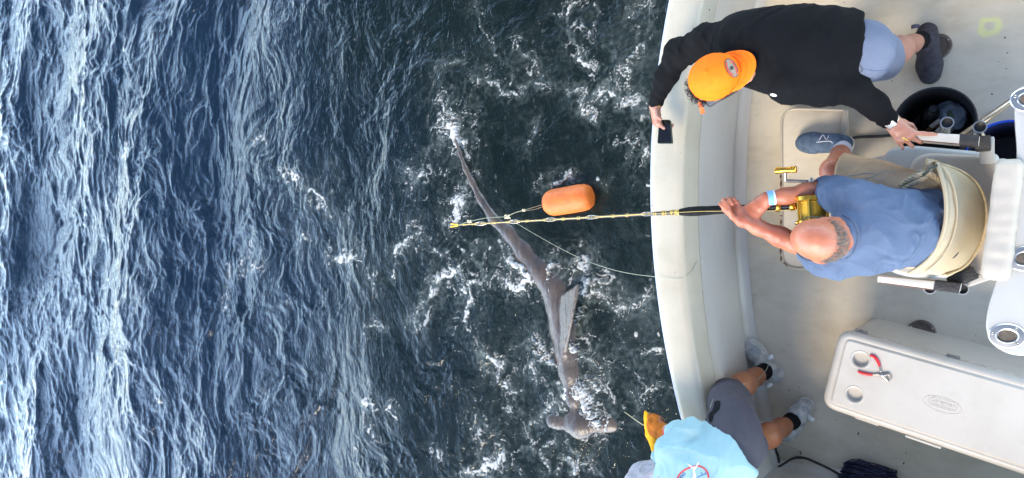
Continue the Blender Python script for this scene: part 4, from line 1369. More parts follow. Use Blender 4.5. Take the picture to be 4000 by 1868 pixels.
# lid as a stack of rounded outlines: outer lip, groove, raised panel
def shrink(poly, d):
    c = sum((V(p[0], p[1]) for p in poly), Vector((0, 0))) / len(poly)
    out = []
    m = len(poly)
    for i in range(m):
        p = V(poly[i][0], poly[i][1]); a = V(poly[i - 1][0], poly[i - 1][1]); b = V(poly[(i + 1) % m][0], poly[(i + 1) % m][1])
        t = (b - a).normalized(); nrm = V(-t.y, t.x)
        if nrm.dot(c - p) < 0: nrm = -nrm
        out.append(p + nrm * d)
    return out
lo = round_poly(lid_o, .07, 8)
bm = bmesh.new()
st = [(.002, .398), (0, .402), (0, .412), (.005, .424), (.013, .434), (.024, .4395), (.030, .4392), (.034, .4382), (.037, .4395), (.041, .445), (.045, .448)]
rings = []
for d, z in st:
    rings.append([bm.verts.new((p[0], p[1], z)) for p in shrink(lo, d)])
n = len(lo)
for a, b in zip(rings[:-1], rings[1:]):
    for i in range(n): bm.faces.new((a[i], a[(i + 1) % n], b[(i + 1) % n], b[i]))
bm.faces.new(rings[0][::-1])
# top face with round holes for the cans
top_z = .448
cups = []
for p_ in (P(3361, 1406, ZC), P(3337, 1543, ZC)):
    q_ = p_ - org; cups.append((q_.dot(ex), -q_.dot(ey)))
cups += [(LEN - a, b) for a, b in cups]
cups = [(max(a, .093), min(max(b, .093), wid - .093)) for a, b in cups]
CRAD = .034
from mathutils.geometry import tessellate_polygon
def top_panel(bm, outline, holes):
    loops = [outline] + holes
    flat = [v for l in loops for v in l]
    for t in tessellate_polygon([[v.co.copy() for v in l] for l in loops]):
        try: bm.faces.new([flat[i] for i in t])
        except ValueError: pass
holes = []
def ring_at(c, r, z, m=28):
    return [bm.verts.new((c.x + r * math.cos(2 * math.pi * i / m), c.y + r * math.sin(2 * math.pi * i / m), z)) for i in range(m)]
for x, y in cups:
    c = cl(x, y)
    prs = [(CRAD + .010, top_z), (CRAD + .006, top_z + .0025), (CRAD + .001, top_z + .001), (CRAD - .001, top_z - .006), (CRAD - .004, top_z - .022), (CRAD - .008, top_z - .0225), (.012, top_z - .022)]
    rr = [ring_at(c, r, z) for r, z in prs]
    holes.append(rr[0])
    for a, b in zip(rr[:-1], rr[1:]):
        for i in range(28): bm.faces.new((a[i], a[(i + 1) % 28], b[(i + 1) % 28], b[i]))
    bm.faces.new(rr[-1])
top_panel(bm, rings[-1], holes)
lid = link("lid", bm_mesh("lid", bm, True, .55), M_COOL, cool)
# moulded oval with raised lettering
def text_mesh(s, size, depth, name):
    cu_ = bpy.data.curves.new(name, 'FONT')
    cu_.body = s; cu_.size = size; cu_.extrude = depth; cu_.bevel_depth = depth * .25
    cu_.align_x = 'CENTER'; cu_.align_y = 'CENTER'; cu_.resolution_u = 3
    o = bpy.data.objects.new(name, cu_); COL.objects.link(o)
    dg = bpy.context.evaluated_depsgraph_get()
    me = bpy.data.meshes.new_from_object(o.evaluated_get(dg))
    bpy.data.objects.remove(o); bpy.data.curves.remove(cu_)
    me.name = name
    return me
ec = P(3682, 1577, top_z)
def lid_local(x, y, z=.0): return V(ec.x, ec.y, top_z) + ex * x + ey * y + V(0, 0, z)
oval = [lid_local(.072 * math.cos(a), .032 * math.sin(a) - .004, .0004) for a in np.linspace(0, 2 * math.pi, 41)]
eb = Bag().tube(oval, .0009, 5)
bxx = [lid_local(x, y, .0006) for x, y in ((-.055, .020), (.055, .020), (.052, -.012), (-.052, -.012), (-.055, .020))]
eb.tube(bxx, .0008, 5).tube([lid_local(-.048, -.019, .0006), lid_local(.048, -.019, .0006)], .0008, 5)
emb = eb.build("emblem", M_COOL, lid)
me = text_mesh("Coleman", .027, .0007, "lettering")
me.transform(Matrix.Translation(lid_local(0, .004, .001)) @ Matrix((ex, ey, V(0, 0, 1))).transposed().to_4x4())
link("lettering", me, M_COOL, emb)
# hinges along the far edge
for i, px in enumerate((3357, 3722, 4090)):
    x = (P(px, 1300 + (px - 3357) * .262, ZC) - org).dot(ex)
    c = cl(x, -.004, .392)
    hg = Bag().box(c, (.050, .008, .030), CR).cyl(c - ex * .025 + ey * .004, c + ex * .025 + ey * .004, .0055, 10).build("hinge", M_STEEL, cool, bevel=.0015)
    for s in (-.016, .016):
        Bag().lathe(c + ex * s + ey * .004 + V(0, 0, .009), ey, [(.0035, 0), (.003, .002), (0, .0025)], 8).build("hinge_screw", M_CHROME, hg)
# rusty stain line in the seam, latch notches on the near edge
Bag().tube([cl(.10, -.0005, .397), cl(.5, -.0005, .397), cl(1.0, -.0005, .397)], .0022, 5).build("seam", mat("rust stained seam", (.40, .30, .22), .6, .5, 40, col2=(.7, .66, .6)), cool)
Bag().box(cl(.43, wid + .004, .405), (.14, .012, .04), CR).build("latch", M_COOL, cool, bevel=.004)
Bag().box(cl(.20, wid + .003, .400), (.10, .006, .02), CR).build("latch", M_COOL, cool, bevel=.002)

# ------------------------------------------------------------------ pliers lying on the lid
M_RED = mat("red vinyl grip", (.52, .015, .022), .35, .12, 40)
zt = top_z + .006
plr = thing("pliers", "open steel pliers with red vinyl handles lying on the cooler lid", "pliers", P(3445, 1467, zt))
piv = P(3448, 1466, zt)
h1 = [P(3398, 1388, zt), P(3415, 1394, zt), P(3428, 1410, zt), P(3437, 1432, zt)]
h2 = [P(3351, 1450, zt), P(3368, 1458, zt), P(3392, 1463, zt), P(3409, 1464, zt)]
for h, tp in ((h1, [P(3437, 1432, zt), P(3441, 1452, zt), piv, P(3462, 1482, zt), P(3473, 1492, zt)]), (h2, [P(3409, 1464, zt), P(3428, 1462, zt), piv, P(3472, 1462, zt), P(3481, 1482, zt)])):
    c = catmull(h, 6)
    Bag().tube(c, [.005 + .0022 * math.sin(math.pi * i / (len(c) - 1)) for i in range(len(c))], 10, flat=.75).build("handle", M_RED, plr)
    c = catmull(tp, 5)
    Bag().tube(c, [.0042 + .005 * math.exp(-((i / (len(c) - 1) - .55) / .22) ** 2) for i in range(len(c))], 8, flat=.55, up=V(0, 0, 1)).build("jaw", M_STEEL, plr)
Bag().lathe(piv + V(0, 0, .003), (0, 0, 1), [(.007, 0), (.007, .003), (.004, .004), (0, .004)], 16).build("pivot", M_CHROME, plr)
for p in ((3440, 1450), (3457, 1466), (3450, 1483)):
    Bag().lathe(P(*p, zt + .003), (0, 0, 1), [(.0042, 0), (.004, .002), (0, .0025)], 12).build("rivet", M_CHROME, plr)

# ------------------------------------------------------------------ buckets by the chair
def bucket(name, label, px, py, r, h, m_out, m_in, m_rim, rb=.86, base_shift=(0, 0)):
    c = P(px, py, h)
    t = thing(name, label, "bucket", (c.x, c.y, 0))
    b = Bag().lathe((c.x, c.y, 0), (0, 0, 1), [(0, .0), (r * rb, 0), (r * rb + .003, .01), (r - .006, h - .05), (r + .002, h - .048), (r + .002, h - .030), (r - .002, h - .028), (r, h - .006)], 48, caps=False)
    b.build("bucket_body", m_out, t)
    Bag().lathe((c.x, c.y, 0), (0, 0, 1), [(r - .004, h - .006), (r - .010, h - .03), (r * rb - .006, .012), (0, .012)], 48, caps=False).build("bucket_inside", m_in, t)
    Bag().lathe((c.x, c.y, 0), (0, 0, 1), [(r - .006, h - .007), (r + .001, h - .008), (r + .004, h - .003), (r + .002, h), (r - .004, h), (r - .006, h - .007)], 48, caps=False).build("rim", m_rim, t)
    return t, c
M_GREYB = mat("grubby grey plastic", (.36, .34, .29), .5, .2, 14)
M_BIN = mat("black bin plastic", (.012, .012, .013), .5, .2, 20)
M_BLUE = mat("blue bucket plastic", (.012, .06, .42), .35, .15, 14)
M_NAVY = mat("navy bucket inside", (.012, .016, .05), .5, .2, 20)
bt, bc = bucket("rubbish_bucket", "grey bucket lined in black and half full of rubbish beside the chair arm", 3648, 482, .158, .38, M_GREYB, M_BIN, M_BIN)
bt2, bc2 = bucket("bait_bucket", "blue bucket with a dark inside, tucked behind the chair arm", 3938, 615, .155, .36, M_BLUE, M_NAVY, M_BLUE)
M_BOT = mat("dark plastic bottle", (.022, .022, .022), .12, .3, 20)
bo_ = thing("bottle", "dark plastic bottle standing in the rubbish bucket", "bottle", P(3640, 425, .30))
a, b = P(3615, 495, .10), P(3645, 424, .30)
ax = (b - a).normalized(); L = (b - a).length
Bag().lathe(a, ax, [(0, 0), (.034, 0), (.037, .008), (.037, L * .25), (.035, L * .28), (.037, L * .31), (.037, L * .72), (.030, L * .86), (.016, L * .93), (.015, L)], 24).build("bottle_body", M_BOT, bo_)
Bag().lathe(b - ax * .012, ax, [(.0165, 0), (.0175, .001), (.0175, .014), (.015, .016), (0, .016)], 20).build("cap", M_BLACK, bo_)
# crumpled bag with green print
bmB = bmesh.new(); bmesh.ops.create_icosphere(bmB, subdivisions=4, radius=1)
bc_ = P(3712, 455, .17)
for v in bmB.verts:
    p = np.array([[v.co.x, v.co.y, v.co.z]])
    k = 1 + .22 * float(pn3(p * 2.2, 3)[0]) + .12 * float((1 - abs(pn3(p * 4.5, 5)[0])) ** 2)
    v.co = bc_ + V(v.co.x * .062 * k, v.co.y * .066 * k, v.co.z * .05 * k)
bgt = thing("plastic_bag", "crumpled pale blue plastic bag with green print in the rubbish bucket", "bag", bc_)
link("bag_film", bm_mesh("bag_film", bmB, True), mat("pale blue film", (.36, .44, .56), .25, .3, 22), bgt)
lb = [P(3695, 440, .232), P(3714, 428, .236), P(3728, 462, .238), P(3709, 474, .234)]
lab = Bag().add(lb + [p - V(0, 0, .003) for p in lb], [(0, 1, 2, 3), (7, 6, 5, 4), (0, 4, 5, 1), (1, 5, 6, 2), (2, 6, 7, 3), (3, 7, 4, 0)]).build("printed_label", mat("dark green print", (.07, .10, .05), .4, .3, 60), bgt)
cbd = thing("cardboard_scrap", "torn brown and white cardboard flap in the rubbish bucket", "cardboard", P(3650, 495, .28))
def quad_plate(name, pts, th, m, par):
    return Bag().add(list(pts) + [p - V(0, 0, th) for p in pts], [(0, 1, 2, 3), (7, 6, 5, 4), (0, 4, 5, 1), (1, 5, 6, 2), (2, 6, 7, 3), (3, 7, 4, 0)]).build(name, m, par)
quad_plate("white_flap", [P(3628, 492, .27), P(3668, 463, .29), P(3676, 474, .27), P(3642, 502, .25)], .004, mat("white card", (.55, .52, .46), .7, .2, 30), cbd)
quad_plate("brown_flap", [P(3618, 505, .26), P(3676, 470, .26), P(3682, 488, .24), P(3624, 514, .24)], .004, mat("brown card", (.20, .11, .05), .8, .2, 30), cbd)
quad_plate("torn_strip", [P(3650, 512, .30), P(3690, 480, .31), P(3700, 510, .29), P(3665, 520, .29)], .003, mat("torn paper", (.45, .40, .34), .8, .3, 40), cbd)

# ------------------------------------------------------------------ cords and net on the deck
hz = thing("hose", "black hose lying on the deck between the footrest and the bucket", "hose", P(3400, 535, .012))
Bag().tube(catmull([P(3315, 560, .02), P(3325, 545, .02), P(3345, 537, .012), P(3400, 534, .012), P(3460, 531, .012), P(3540, 520, .012), P(3590, 480, .012)], 6), .008, 10).build("hose_run", M_BLACK, hz)
rp_ = thing("hook_cord", "black double cord with a small grapnel hook lying by the port side", "cord", P(3100, 1795, .03))
main = [P(2996, 1852, .02), P(3010, 1845, .02), P(3024, 1836, .025), P(3045, 1822, .03), P(3068, 1808, .04), P(3090, 1795, .055), P(3115, 1789, .06), P(3150, 1793, .06), P(3195, 1812, .05), P(3245, 1836, .035), P(3285, 1860, .03)]
Bag().tube(catmull(main, 6), .0055, 8).build("cord", M_BLACK, rp_)
Bag().tube(catmull([p + V(0, .006, .004) if 5 < i < 9 else p + V(.003, .004, .001) for i, p in enumerate(main)], 6), .0048, 8).build("cord", M_BLACK, rp_)
Bag().tube(catmull(knot_bag(P(3024, 1836, .03), .007), 3), .004, 5).build("knot", M_BLACK, rp_)
hk = Bag()
hk.tube(catmull([P(3000, 1855, .02), P(2984, 1850, .03), P(2979, 1838, .03), P(2985, 1829, .03), P(2994, 1829, .03)], 5), .0034, 6)
hk.tube(catmull([P(3000, 1855, .02), P(2988, 1858, .02), P(2996, 1864, .02), P(3009, 1865, .02)], 5), .0034, 6)
hk.tube(catmull(knot_bag(P(2990, 1854, .03), .011), 3), .0042, 6)
hk.build("grapnel", M_BLACK, rp_)
M_NET = mat("navy net twine", (.008, .010, .040), .5, .3, 40)
nt_ = Bag()
for i in range(150):
    t = random.random(); s = random.uniform(-1, 1)
    x0 = 3272 + 30 * t + random.uniform(-6, 6); x1 = 3508 - random.uniform(0, 25)
    y0 = 1868 - 62 * t; 
    z = .02 + .07 * (1 - s * s) * random.random()
    a = V(*P(x0, y0 + 40 * abs(s) * (1 - t), z)); b_ = P(x1, 1872 + 30 * s + 10 * random.random() - 14 * t, .02 + .03 * random.random())
    m1 = a.lerp(b_, .3) + V(random.uniform(-.01, .01), .030 * t + random.uniform(-.012, .016), .05 * random.random())
    m2 = a.lerp(b_, .65) + V(random.uniform(-.01, .01), .022 * t + random.uniform(-.012, .012), .04 * random.random())
    nt_.tube(catmull([a, m1, m2, b_], 4), .0019, 4)
tag(nt_.build("net", M_NET, None), "heap of navy blue netting on the deck at the frame's lower edge", "net")
# ------------------------------------------------------------------ people: helpers
def hand(B, W, F, N, S, sc=1.0, curls=None, yaw=(8, 2, -4, -10), thumb=None, kf=.004, r=1.0, wr=.026):
    """palm, four unequal bent fingers and a thumb; F wrist->knuckles, N out of the back of the hand, S towards the thumb"""
    F = F.normalized(); S = (S - F * S.dot(F)).normalized(); Nn = F.cross(S)
    N = Nn if Nn.dot(N) > 0 else -Nn
    curls = curls or [(25, 35, 25)] * 4
    off = (.027, .009, -.010, -.027); fl = (.086, .088, .084, .076)
    seg = ((.040, .025, .021), (.045, .028, .022), (.041, .026, .021), (.033, .020, .018))
    rad = (.0092, .0094, .0089, .0078)
    knu = []
    for i in range(4):
        k = W + (F * fl[i] + S * off[i]) * sc
        knu.append(k)
        B.cone(W + S * off[i] * .45 * sc, k, wr * .62 * sc, .0125 * sc * r, .018, None)
    for i in range(3):
        B.cone(knu[i], knu[i + 1], .0115 * sc * r, .011 * sc * r, .012)
        B.cone(W.lerp(knu[i], .55), W.lerp(knu[i + 1], .55), .0135 * sc * r, .0135 * sc * r, .015)
    for i in range(4):
        y = math.radians(yaw[i])
        d0 = F * math.cos(y) + S * math.sin(y)
        lat = S * math.cos(y) - F * math.sin(y)
        p = knu[i]; a = 0
        for j in range(3):
            a += math.radians(curls[i][j])
            d = d0 * math.cos(a) - N * math.sin(a)
            q = p + d * seg[i][j] * sc
            B.cone(p, q, rad[i] * sc * r * (1 - .07 * j), rad[i] * sc * r * (.96 - .10 * j), kf)
            p = q
    th = thumb or [(.030, .026, -.006), (.060, .046, -.014), (.088, .050, -.026)]
    tp = [W + (F * a + S * b + N * c) * sc for a, b, c in [(.012, .012, -.004)] + th]
    B.chain(tp, [.017 * sc * r, .0125 * sc * r, .0112 * sc * r, .0092 * sc * r], .008)
    return knu, N, S

def head_shape(B, C, f, up, sc=1.0, k=.02):
    """skull, jaw, brow, nose, mouth, ears; f points out of the face, up through the crown"""
    f = f.normalized(); up = (up - f * up.dot(f)).normalized(); s = up.cross(f)
    R = Matrix((f, s, up)).transposed()
    at = lambda a, b, c: C + (f * a + s * b + up * c) * sc
    B.ell(at(-.004, 0, .016), (.100 * sc, .079 * sc, .098 * sc), R, k)
    B.ell(at(.030, 0, -.050), (.062 * sc, .060 * sc, .072 * sc), R, .03)
    B.ell(at(.064, 0, -.098), (.026 * sc, .026 * sc, .018 * sc), R, .025)                 # chin
    B.cone(at(.084, -.03, .020), at(.084, .03, .020), .012 * sc, None, .02)                # brow
    B.chain([at(.094, 0, .004), at(.108, 0, -.022), at(.104, 0, -.036)], [.008 * sc, .0125 * sc, .011 * sc], .010)
    for q in (-1, 1):
        B.cone(at(.098, q * .012, -.035), at(.095, q * .014, -.037), .007 * sc, None, .008)
        B.ell(at(.070, q * .040, -.022), (.022 * sc, .022 * sc, .018 * sc), R, .02)         # cheek
        B.carve_ell(at(.097, q * .031, .0), (.016 * sc, .015 * sc, .009 * sc), R)
        Re = R
        B.ell(at(-.008, q * .082, -.006), (.017 * sc, .008 * sc, .031 * sc), R, .006)       # ear
        B.ell(at(-.002, q * .084, -.032), (.009 * sc, .007 * sc, .010 * sc), R, .006)
    B.cone(at(.090, -.018, -.062), at(.090, .018, -.062), .0065 * sc, None, .006)
    B.cone(at(.088, -.015, -.072), at(.088, .015, -.072), .0072 * sc, None, .006)
    return at, R

M_EYE = mat("eye", (.75, .73, .70), .15, .02, 30)
M_IRIS = mat("iris", (.06, .04, .025), .1, .1, 30)
def eyes(at, f, parent):
    for q in (-1, 1):
        e = Bag().lathe(at(.083, q * .031, 0), f, [(.0115 * math.sin(a), .0115 * -math.cos(a)) for a in np.linspace(0.001, math.pi - .001, 9)], 14).build("eye", M_EYE, parent)
        Bag().lathe(at(.083, q * .031, 0) + f * .0103, f, [(.0048, 0), (.004, .0012), (0, .0014)], 12).build("iris", M_IRIS, e)

def shoe(parent, heel, toe, ank, w, m_up, m_sole, toe_r=.040, seed=0, hcol=.085, lace=None, tabs=(), m_tab=None):
    z0 = heel.z
    ax = (toe - heel); ax.z = 0; L = ax.length; ax.normalize(); sd_ = V(-ax.y, ax.x, 0); upv = V(0, 0, 1)
    at = lambda t, z, s=0: heel + ax * (L * t) + sd_ * s + upv * z
    B = Blob(.005)
    B.chain([at(.12, .050), at(.40, .052), at(.70, .045), at(.87, .038)], [w * .80, w * .86, w * 1.0, toe_r], .03, (upv, .80))
    B.chain([at(.12, .030), at(.45, .030), at(.72, .03), at(.86, .03)], [w * .86, w * .86, w * 1.02, toe_r], .02, (upv, .6))
    ad = (ank - at(.26, .05)).normalized()
    B.cone(at(.22, .055), at(.25, .05) + ad * .05, w * .80, .044, .03)
    B.cone(at(.45, .060), at(.30, .085), w * .62, .040, .03)
    B.carve(at(.25, .06) + ad * .012, ank + ad * .05, .036, .040)
    B.cut(at(.3, .022), -upv)
    me = B.mesh("shoe", 2, lambda v: .0012 * pn3(v * 45, seed) + .0010 * (1 - np.abs(pn3(v * np.array([30, 30, 60]), seed + 2))) ** 3)
    o = link("shoe", me, m_up, parent)
    S = Blob(.005)
    S.chain([at(.11, .016), at(.42, .016), at(.72, .016), at(.875, .018)], [w * .98, w * .92, w * 1.10, toe_r * 1.12], .02, (upv, .42))
    S.cut(at(.3, .001), -upv)
    link("sole", S.mesh("sole", 1), m_sole, o)
    if lace:
        for i in range(4):
            t = .40 + .075 * i
            z = .052 + w * .80 * .80 * .98 - .010 * i
            Bag().tube(catmull([at(t, z - .010, -w * .55), at(t + .02, z + .001, 0), at(t + .01, z - .010, w * .55)], 5), .0026, 6).build("lace", lace, o)
    for t, s in tabs:
        c = at(t, .072, s * .8)
        Bag().tube(catmull([c, c + upv * .016 + sd_ * (s * .5), c + upv * .006 + sd_ * s * .9], 5), .010, 8, flat=.25).build("pull_tab", m_tab, o)
    return o, at

def sock(parent, foot_at, ank, m, up_to, r0=.040, r1=.040):
    B = Blob(.005)
    B.chain([foot_at(.30, .05), ank, up_to], [.042, r0, r1], .015)
    return link("sock", B.mesh("sock", 1, lambda v: .0010 * pn3(v * np.array([60, 60, 20]), 3)), m, parent)

def ray_on(px, py, trees):
    d = (P(px, py, 0) - Vector((0, 0, CAM_H))).normalized()
    best = None
    for t in trees:
        h = t.ray_cast(Vector((0, 0, CAM_H)), d)
        if h[0] is not None and (best is None or h[3] < best[3]): best = h
    return best

def bvh(o):
    me = o.data
    return BVHTree.FromPolygons([v.co.copy() for v in me.vertices], [tuple(p.vertices) for p in me.polygons])

def patch_on(name, poly, trees, m, parent, off=.0016, cuts=2, smooth_poly=True):
    """a thin patch sewn or printed on a surface"""
    bm = bmesh.new()
    vs = [bm.verts.new((x, y, 0)) for x, y in poly]
    es = [bm.edges.new((vs[i], vs[(i + 1) % len(vs)])) for i in range(len(vs))]
    bmesh.ops.triangle_fill(bm, use_beauty=True, edges=es)
    for _ in range(cuts):
        bmesh.ops.subdivide_edges(bm, edges=bm.edges[:], cuts=1, use_grid_fill=True)
    bad = []
    for v in bm.verts:
        h = ray_on(v.co.x, v.co.y, trees)
        if h is None: bad.append(v)
        else: v.co = h[0] + h[1] * off
    bmesh.ops.delete(bm, geom=bad, context='VERTS')
    return link(name, bm_mesh(name, bm, True), m, parent)

def line_on(name, pts, trees, m, parent, r=.002, off=.001, n=6):
    out = []
    c = catmull([V(x, y, 0) for x, y in pts], n)
    for p in c:
        h = ray_on(p.x, p.y, trees)
        if h: out.append(h[0] + h[1] * off)
    if len(out) < 2: return None
    return Bag().tube(out, r, 5, flat=.5).build(name, m, parent)

def cloth(name, col, var=.14, rough=.85, bump=.25, scale=9, bscale=260):
    m = mat(name, col, rough, var, scale, bump=bump, bscale=bscale)
    b = m.node_tree.nodes['Principled BSDF']
    b.inputs['Sheen Weight'].default_value = .0
    b.inputs['Sheen Roughness'].default_value = .6
    b.inputs['Specular IOR Level'].default_value = .12
    return m

def skin(name, col, col2, scale=16):
    return mat(name, col, .40, .1, scale, bump=.12, bscale=140, col2=col2, detail=7, sss=.12)

UP = V(0, 0, 1)
# ================================================================== the man in black leaning over the rail
SKA = skin("fair skin", (.44, .21, .14), (.36, .155, .10))
M_BLK = cloth("black jersey", (.0040, .0040, .0048), .25, .85, .2)
M_BLUSH = cloth("slate blue shorts", (.125, .142, .190), .10)
A = thing("person", "person in black top and backward orange cap leaning over the transom with a phone", "person", P(3300, 210, 0))
aC = P(2792, 304, 1.16)
af = V(-.80, -.56, -.22).normalized()
sh_r, el_r, wr_r = P(2885, 142, 1.04), P(2652, 208, .945), P(2559, 412, .86)
sh_l, el_l, wr_l = P(3085, 325, 1.03), P(3335, 348, .95), P(3482, 474, .825)
pel, mid, che, nec = P(3335, 198, .94), P(3185, 198, .99), P(3010, 212, 1.02), P(2930, 262, 1.06)
hip_r, kn_r, an_r = P(3370, 200, .93), P(3448, 216, .54), P(3596, 158, .115)
hip_l, kn_l, an_l = P(3350, 235, .92), P(3235, 235, .52), P(3275, 235, .11)
B = Blob(.006)
atA, RA = head_shape(B, aC - UP * .012, af, V(-.05, 0, 1), .98)
B.cone(nec, aC - UP * .05 - af * .03, .058, .052, .04)
B.chain([pel, mid, che], [.088, .105, .118], .06, (UP, .75))
B.cone(che, nec, .09, .055, .05)
B.chain([che, sh_r, el_r, wr_r], [.07, .052, .040, .027], .03)
B.chain([che, sh_l, el_l, wr_l], [.07, .052, .040, .027], .03)
B.chain([pel, hip_r, kn_r], [.08, .076, .052], .04); B.chain([pel, hip_l, kn_l], [.08, .076, .052], .04)
for k_, a_ in ((kn_r, an_r), (kn_l, an_l)):
    d = k_.lerp(a_, .33)
    B.chain([k_, d + V(.012, 0, .0), k_.lerp(a_, .75), a_], [.051, .056, .040, .034], .03)
hand(B, wr_r, V(.02, -1, -.22), V(-.75, 0, .62), V(.62, 0, .75), 1.0, [(42, 55, 35), (38, 55, 40), (38, 55, 40), (35, 55, 40)], yaw=(2, 0, -3, -6),
     thumb=[(.030, .032, .002), (.052, .056, .010), (.066, .074, .004)])
hand(B, wr_l, V(.60, -.78, -.10), V(0, 0, 1), V(.8, .6, 0), 1.0, [(6, 6, 4), (22, 55, 30), (20, 62, 40), (18, 60, 40)], yaw=(44, 20, 4, -16),
     thumb=[(.030, .028, -.016), (.058, .040, -.036), (.080, .040, -.050)])
bodyA = link("body", B.mesh("body", 1), SKA, A)
eyes(atA, af, A)
# shirt
S = Blob(.006)
S.chain([P(3370, 196, .93), P(3300, 192, .955), P(3230, 194, .98), P(3130, 200, 1.00), che], [.108, .124, .140, .152, .152], .07, (UP, .74))
S.cut(P(3352, 180, .95), V(1, -.10, -.35))
S.carve(P(3362, 196, .93), P(3300, 192, .945), .098, .108)
S.cone(P(3090, 160, 1.01), P(2960, 150, 1.03), .105, .10, .08)
S.cone(che, P(2945, 245, 1.05), .12, .080, .06)
S.cone(P(3000, 160, 1.03), sh_r, .095, .078, .08)
S.chain([sh_r, P(2760, 160, .99), el_r, P(2600, 300, .905), wr_r + (el_r - wr_r) * .06], [.074, .066, .060, .047, .034], .035)
S.chain([P(3060, 285, 1.02), sh_l, P(3220, 345, .99), el_l, P(3410, 405, .89), wr_l + (el_l - wr_l) * .10], [.09, .074, .062, .055, .047, .038], .04)
S.carve(P(2915, 272, 1.09), P(2880, 282, 1.12), .056, .058)
fA = folds(.009, V(.35, 1, 0), 10, 3, 3, .9)
def dispA(v):
    # tight creases round the arms
    px = v[:, 0]
    t = np.sin((v[:, 0] * 1.0 + v[:, 1] * .9) * 120 + 3 * pn3(v * 9, 4)) * .0011
    return fA(v) * .8 + t * sstep(-.88, -1.0, v[:, 0])
shirtA = link("shirt", S.mesh("shirt", 2, dispA), M_BLK, A)
tA = bvh(shirtA)
lg = patch_on("chest_logo", [(3022 + 13 * math.cos(a), 371 + 5.5 * math.sin(a) + 2 * math.cos(a)) for a in np.linspace(0, 2 * math.pi, 15)[:-1]], [tA], mat("white print", (.75, .75, .75), .6, .05, 20), shirtA)
for dx in (-5, 1, 6):
    line_on("logo_mark", [(3022 + dx - 2, 369 + dx * .15), (3022 + dx + 2, 373 + dx * .15)], [tA], M_BLACK, lg, .0012, .0026, 2)
# shorts
Q = Blob(.006)
Q.chain([P(3290, 194, .945), P(3335, 198, .935), hip_r], [.094, .102, .104], .05, None)
Q.chain([hip_r, P(3420, 220, .74), P(3462, 240, .60)], [.100, .090, .082], .05)
Q.chain([hip_l, hip_l.lerp(kn_l, .8)], [.095, .078], .04)
Q.cut(P(3462, 240, .585), (kn_r - hip_r) * .6 + V(.16, -.06, 0))
Q.carve(kn_r, kn_r.lerp(hip_r, .35), .066, .066)
fS = folds(.004, V(.5, -.4, -.6), 11, 4, 9)
shortsA = link("shorts", Q.mesh("shorts", 2, fS), M_BLUSH, A)
tS = bvh(shortsA)
line_on("seam", [(3372, 268), (3400, 275), (3440, 277), (3476, 268)], [tS], mat("shorts seam", (.09, .115, .19), .8, .1, 30), shortsA, .0018)
patch_on("pocket_tear", [(3358, 250), (3368, 262), (3372, 275), (3362, 284), (3366, 270), (3360, 262)], [tS], M_BLACK, shortsA, cuts=1)
# cap worn backwards
M_CAPO = cloth("orange cap cloth", (.95, .165, .008), .07, .7, .2, 30, 300)
bd = V(.955, .29, 0).normalized(); bs = V(-bd.y, bd.x, 0)
Rc = Matrix((bd, bs, UP)).transposed()
cc_ = aC + V(.002, 0, .008)
K = Blob(.0055)
K.ell(cc_, (.106, .094, .108), Rc, .01)
K.cut(cc_ + UP * -.012 - bd * .0, V(.08, 0, -1))
K.carve_ell(cc_ - UP * .008, (.100, .088, .102), Rc)
def seamy(v):
    w = np.arctan2((v - np.array(cc_)) @ np.array(bs), (v - np.array(cc_)) @ np.array(bd))
    return -.0011 * np.exp(-(np.sin(w * 3) / .055) ** 2) + .0010 * pn3(v * 40, 3)
capA = link("cap", K.mesh("cap", 1, seamy), M_CAPO, A)
Bag().lathe(cc_ + UP * .1075, UP, [(.011, -.004), (.010, .002), (.006, .004), (0, .0045)], 16).build("button", M_CAPO, capA)
# brim
nb, mb = 24, 9
vs, fs = [], []
for lay in (0, 1):
    for i in range(nb + 1):
        a = -1.22 + 2.44 * i / nb
        for j in range(mb + 1):
            t = j / mb
            rin = V(.097 * math.cos(a), .087 * math.sin(a), 0)
            rout = V(.097 * math.cos(a) + .074 * max(0, math.cos(a * 1.02)) ** .55, .089 * math.sin(a) * (1 - .02), 0)
            p = rin.lerp(rout, t)
            z = .004 - 2.2 * (p.y) ** 2 - .010 * t + .012 * t * (1 - abs(p.y) / .09)
            vs.append(cc_ + bd * p.x + bs * p.y + UP * (z - .0035 * lay))
kk = mb + 1; half_ = (nb + 1) * kk
for i in range(nb):
    for j in range(mb):
        q = (i * kk + j, (i + 1) * kk + j, (i + 1) * kk + j + 1, i * kk + j + 1)
        fs.append(q); fs.append(tuple(half_ + x for x in q[::-1]))
    fs.append((i * kk + mb, (i + 1) * kk + mb, half_ + (i + 1) * kk + mb, half_ + i * kk + mb))
    fs.append((i * kk, half_ + i * kk, half_ + (i + 1) * kk, (i + 1) * kk))
for i in (0, nb):
    for j in range(mb):
        fs.append((i * kk + j, i * kk + j + 1, half_ + i * kk + j + 1, half_ + i * kk + j))
brim = Bag().add(vs, fs).build("brim", M_CAPO, capA, angle=1.0)
for rr in (.25, .45, .65, .85):
    q = []
    for i in range(2, nb - 1):
        j = int(rr * mb); q.append(vs[i * kk + j] + UP * .0006)
    Bag().tube(q, .0009, 4).build("stitching", M_CAPO, brim)
# loose strap end
sp = [P(2733, 396, 1.155), P(2738, 415, 1.148), P(2743, 433, 1.142), P(2746, 444, 1.140)]
Bag().tube(catmull(sp, 4), .0088, 8, flat=.16, up=UP).build("strap", mat("bright strap", (.95, .12, .015), .6, .1, 40), capA)
Bag().tube([cc_ + bd * (.105 * math.cos(a)) + bs * (.093 * math.sin(a)) + UP * -.010 for a in np.linspace(2.5, 3.8, 14)], .005, 6).build("band", M_CAPO, capA)
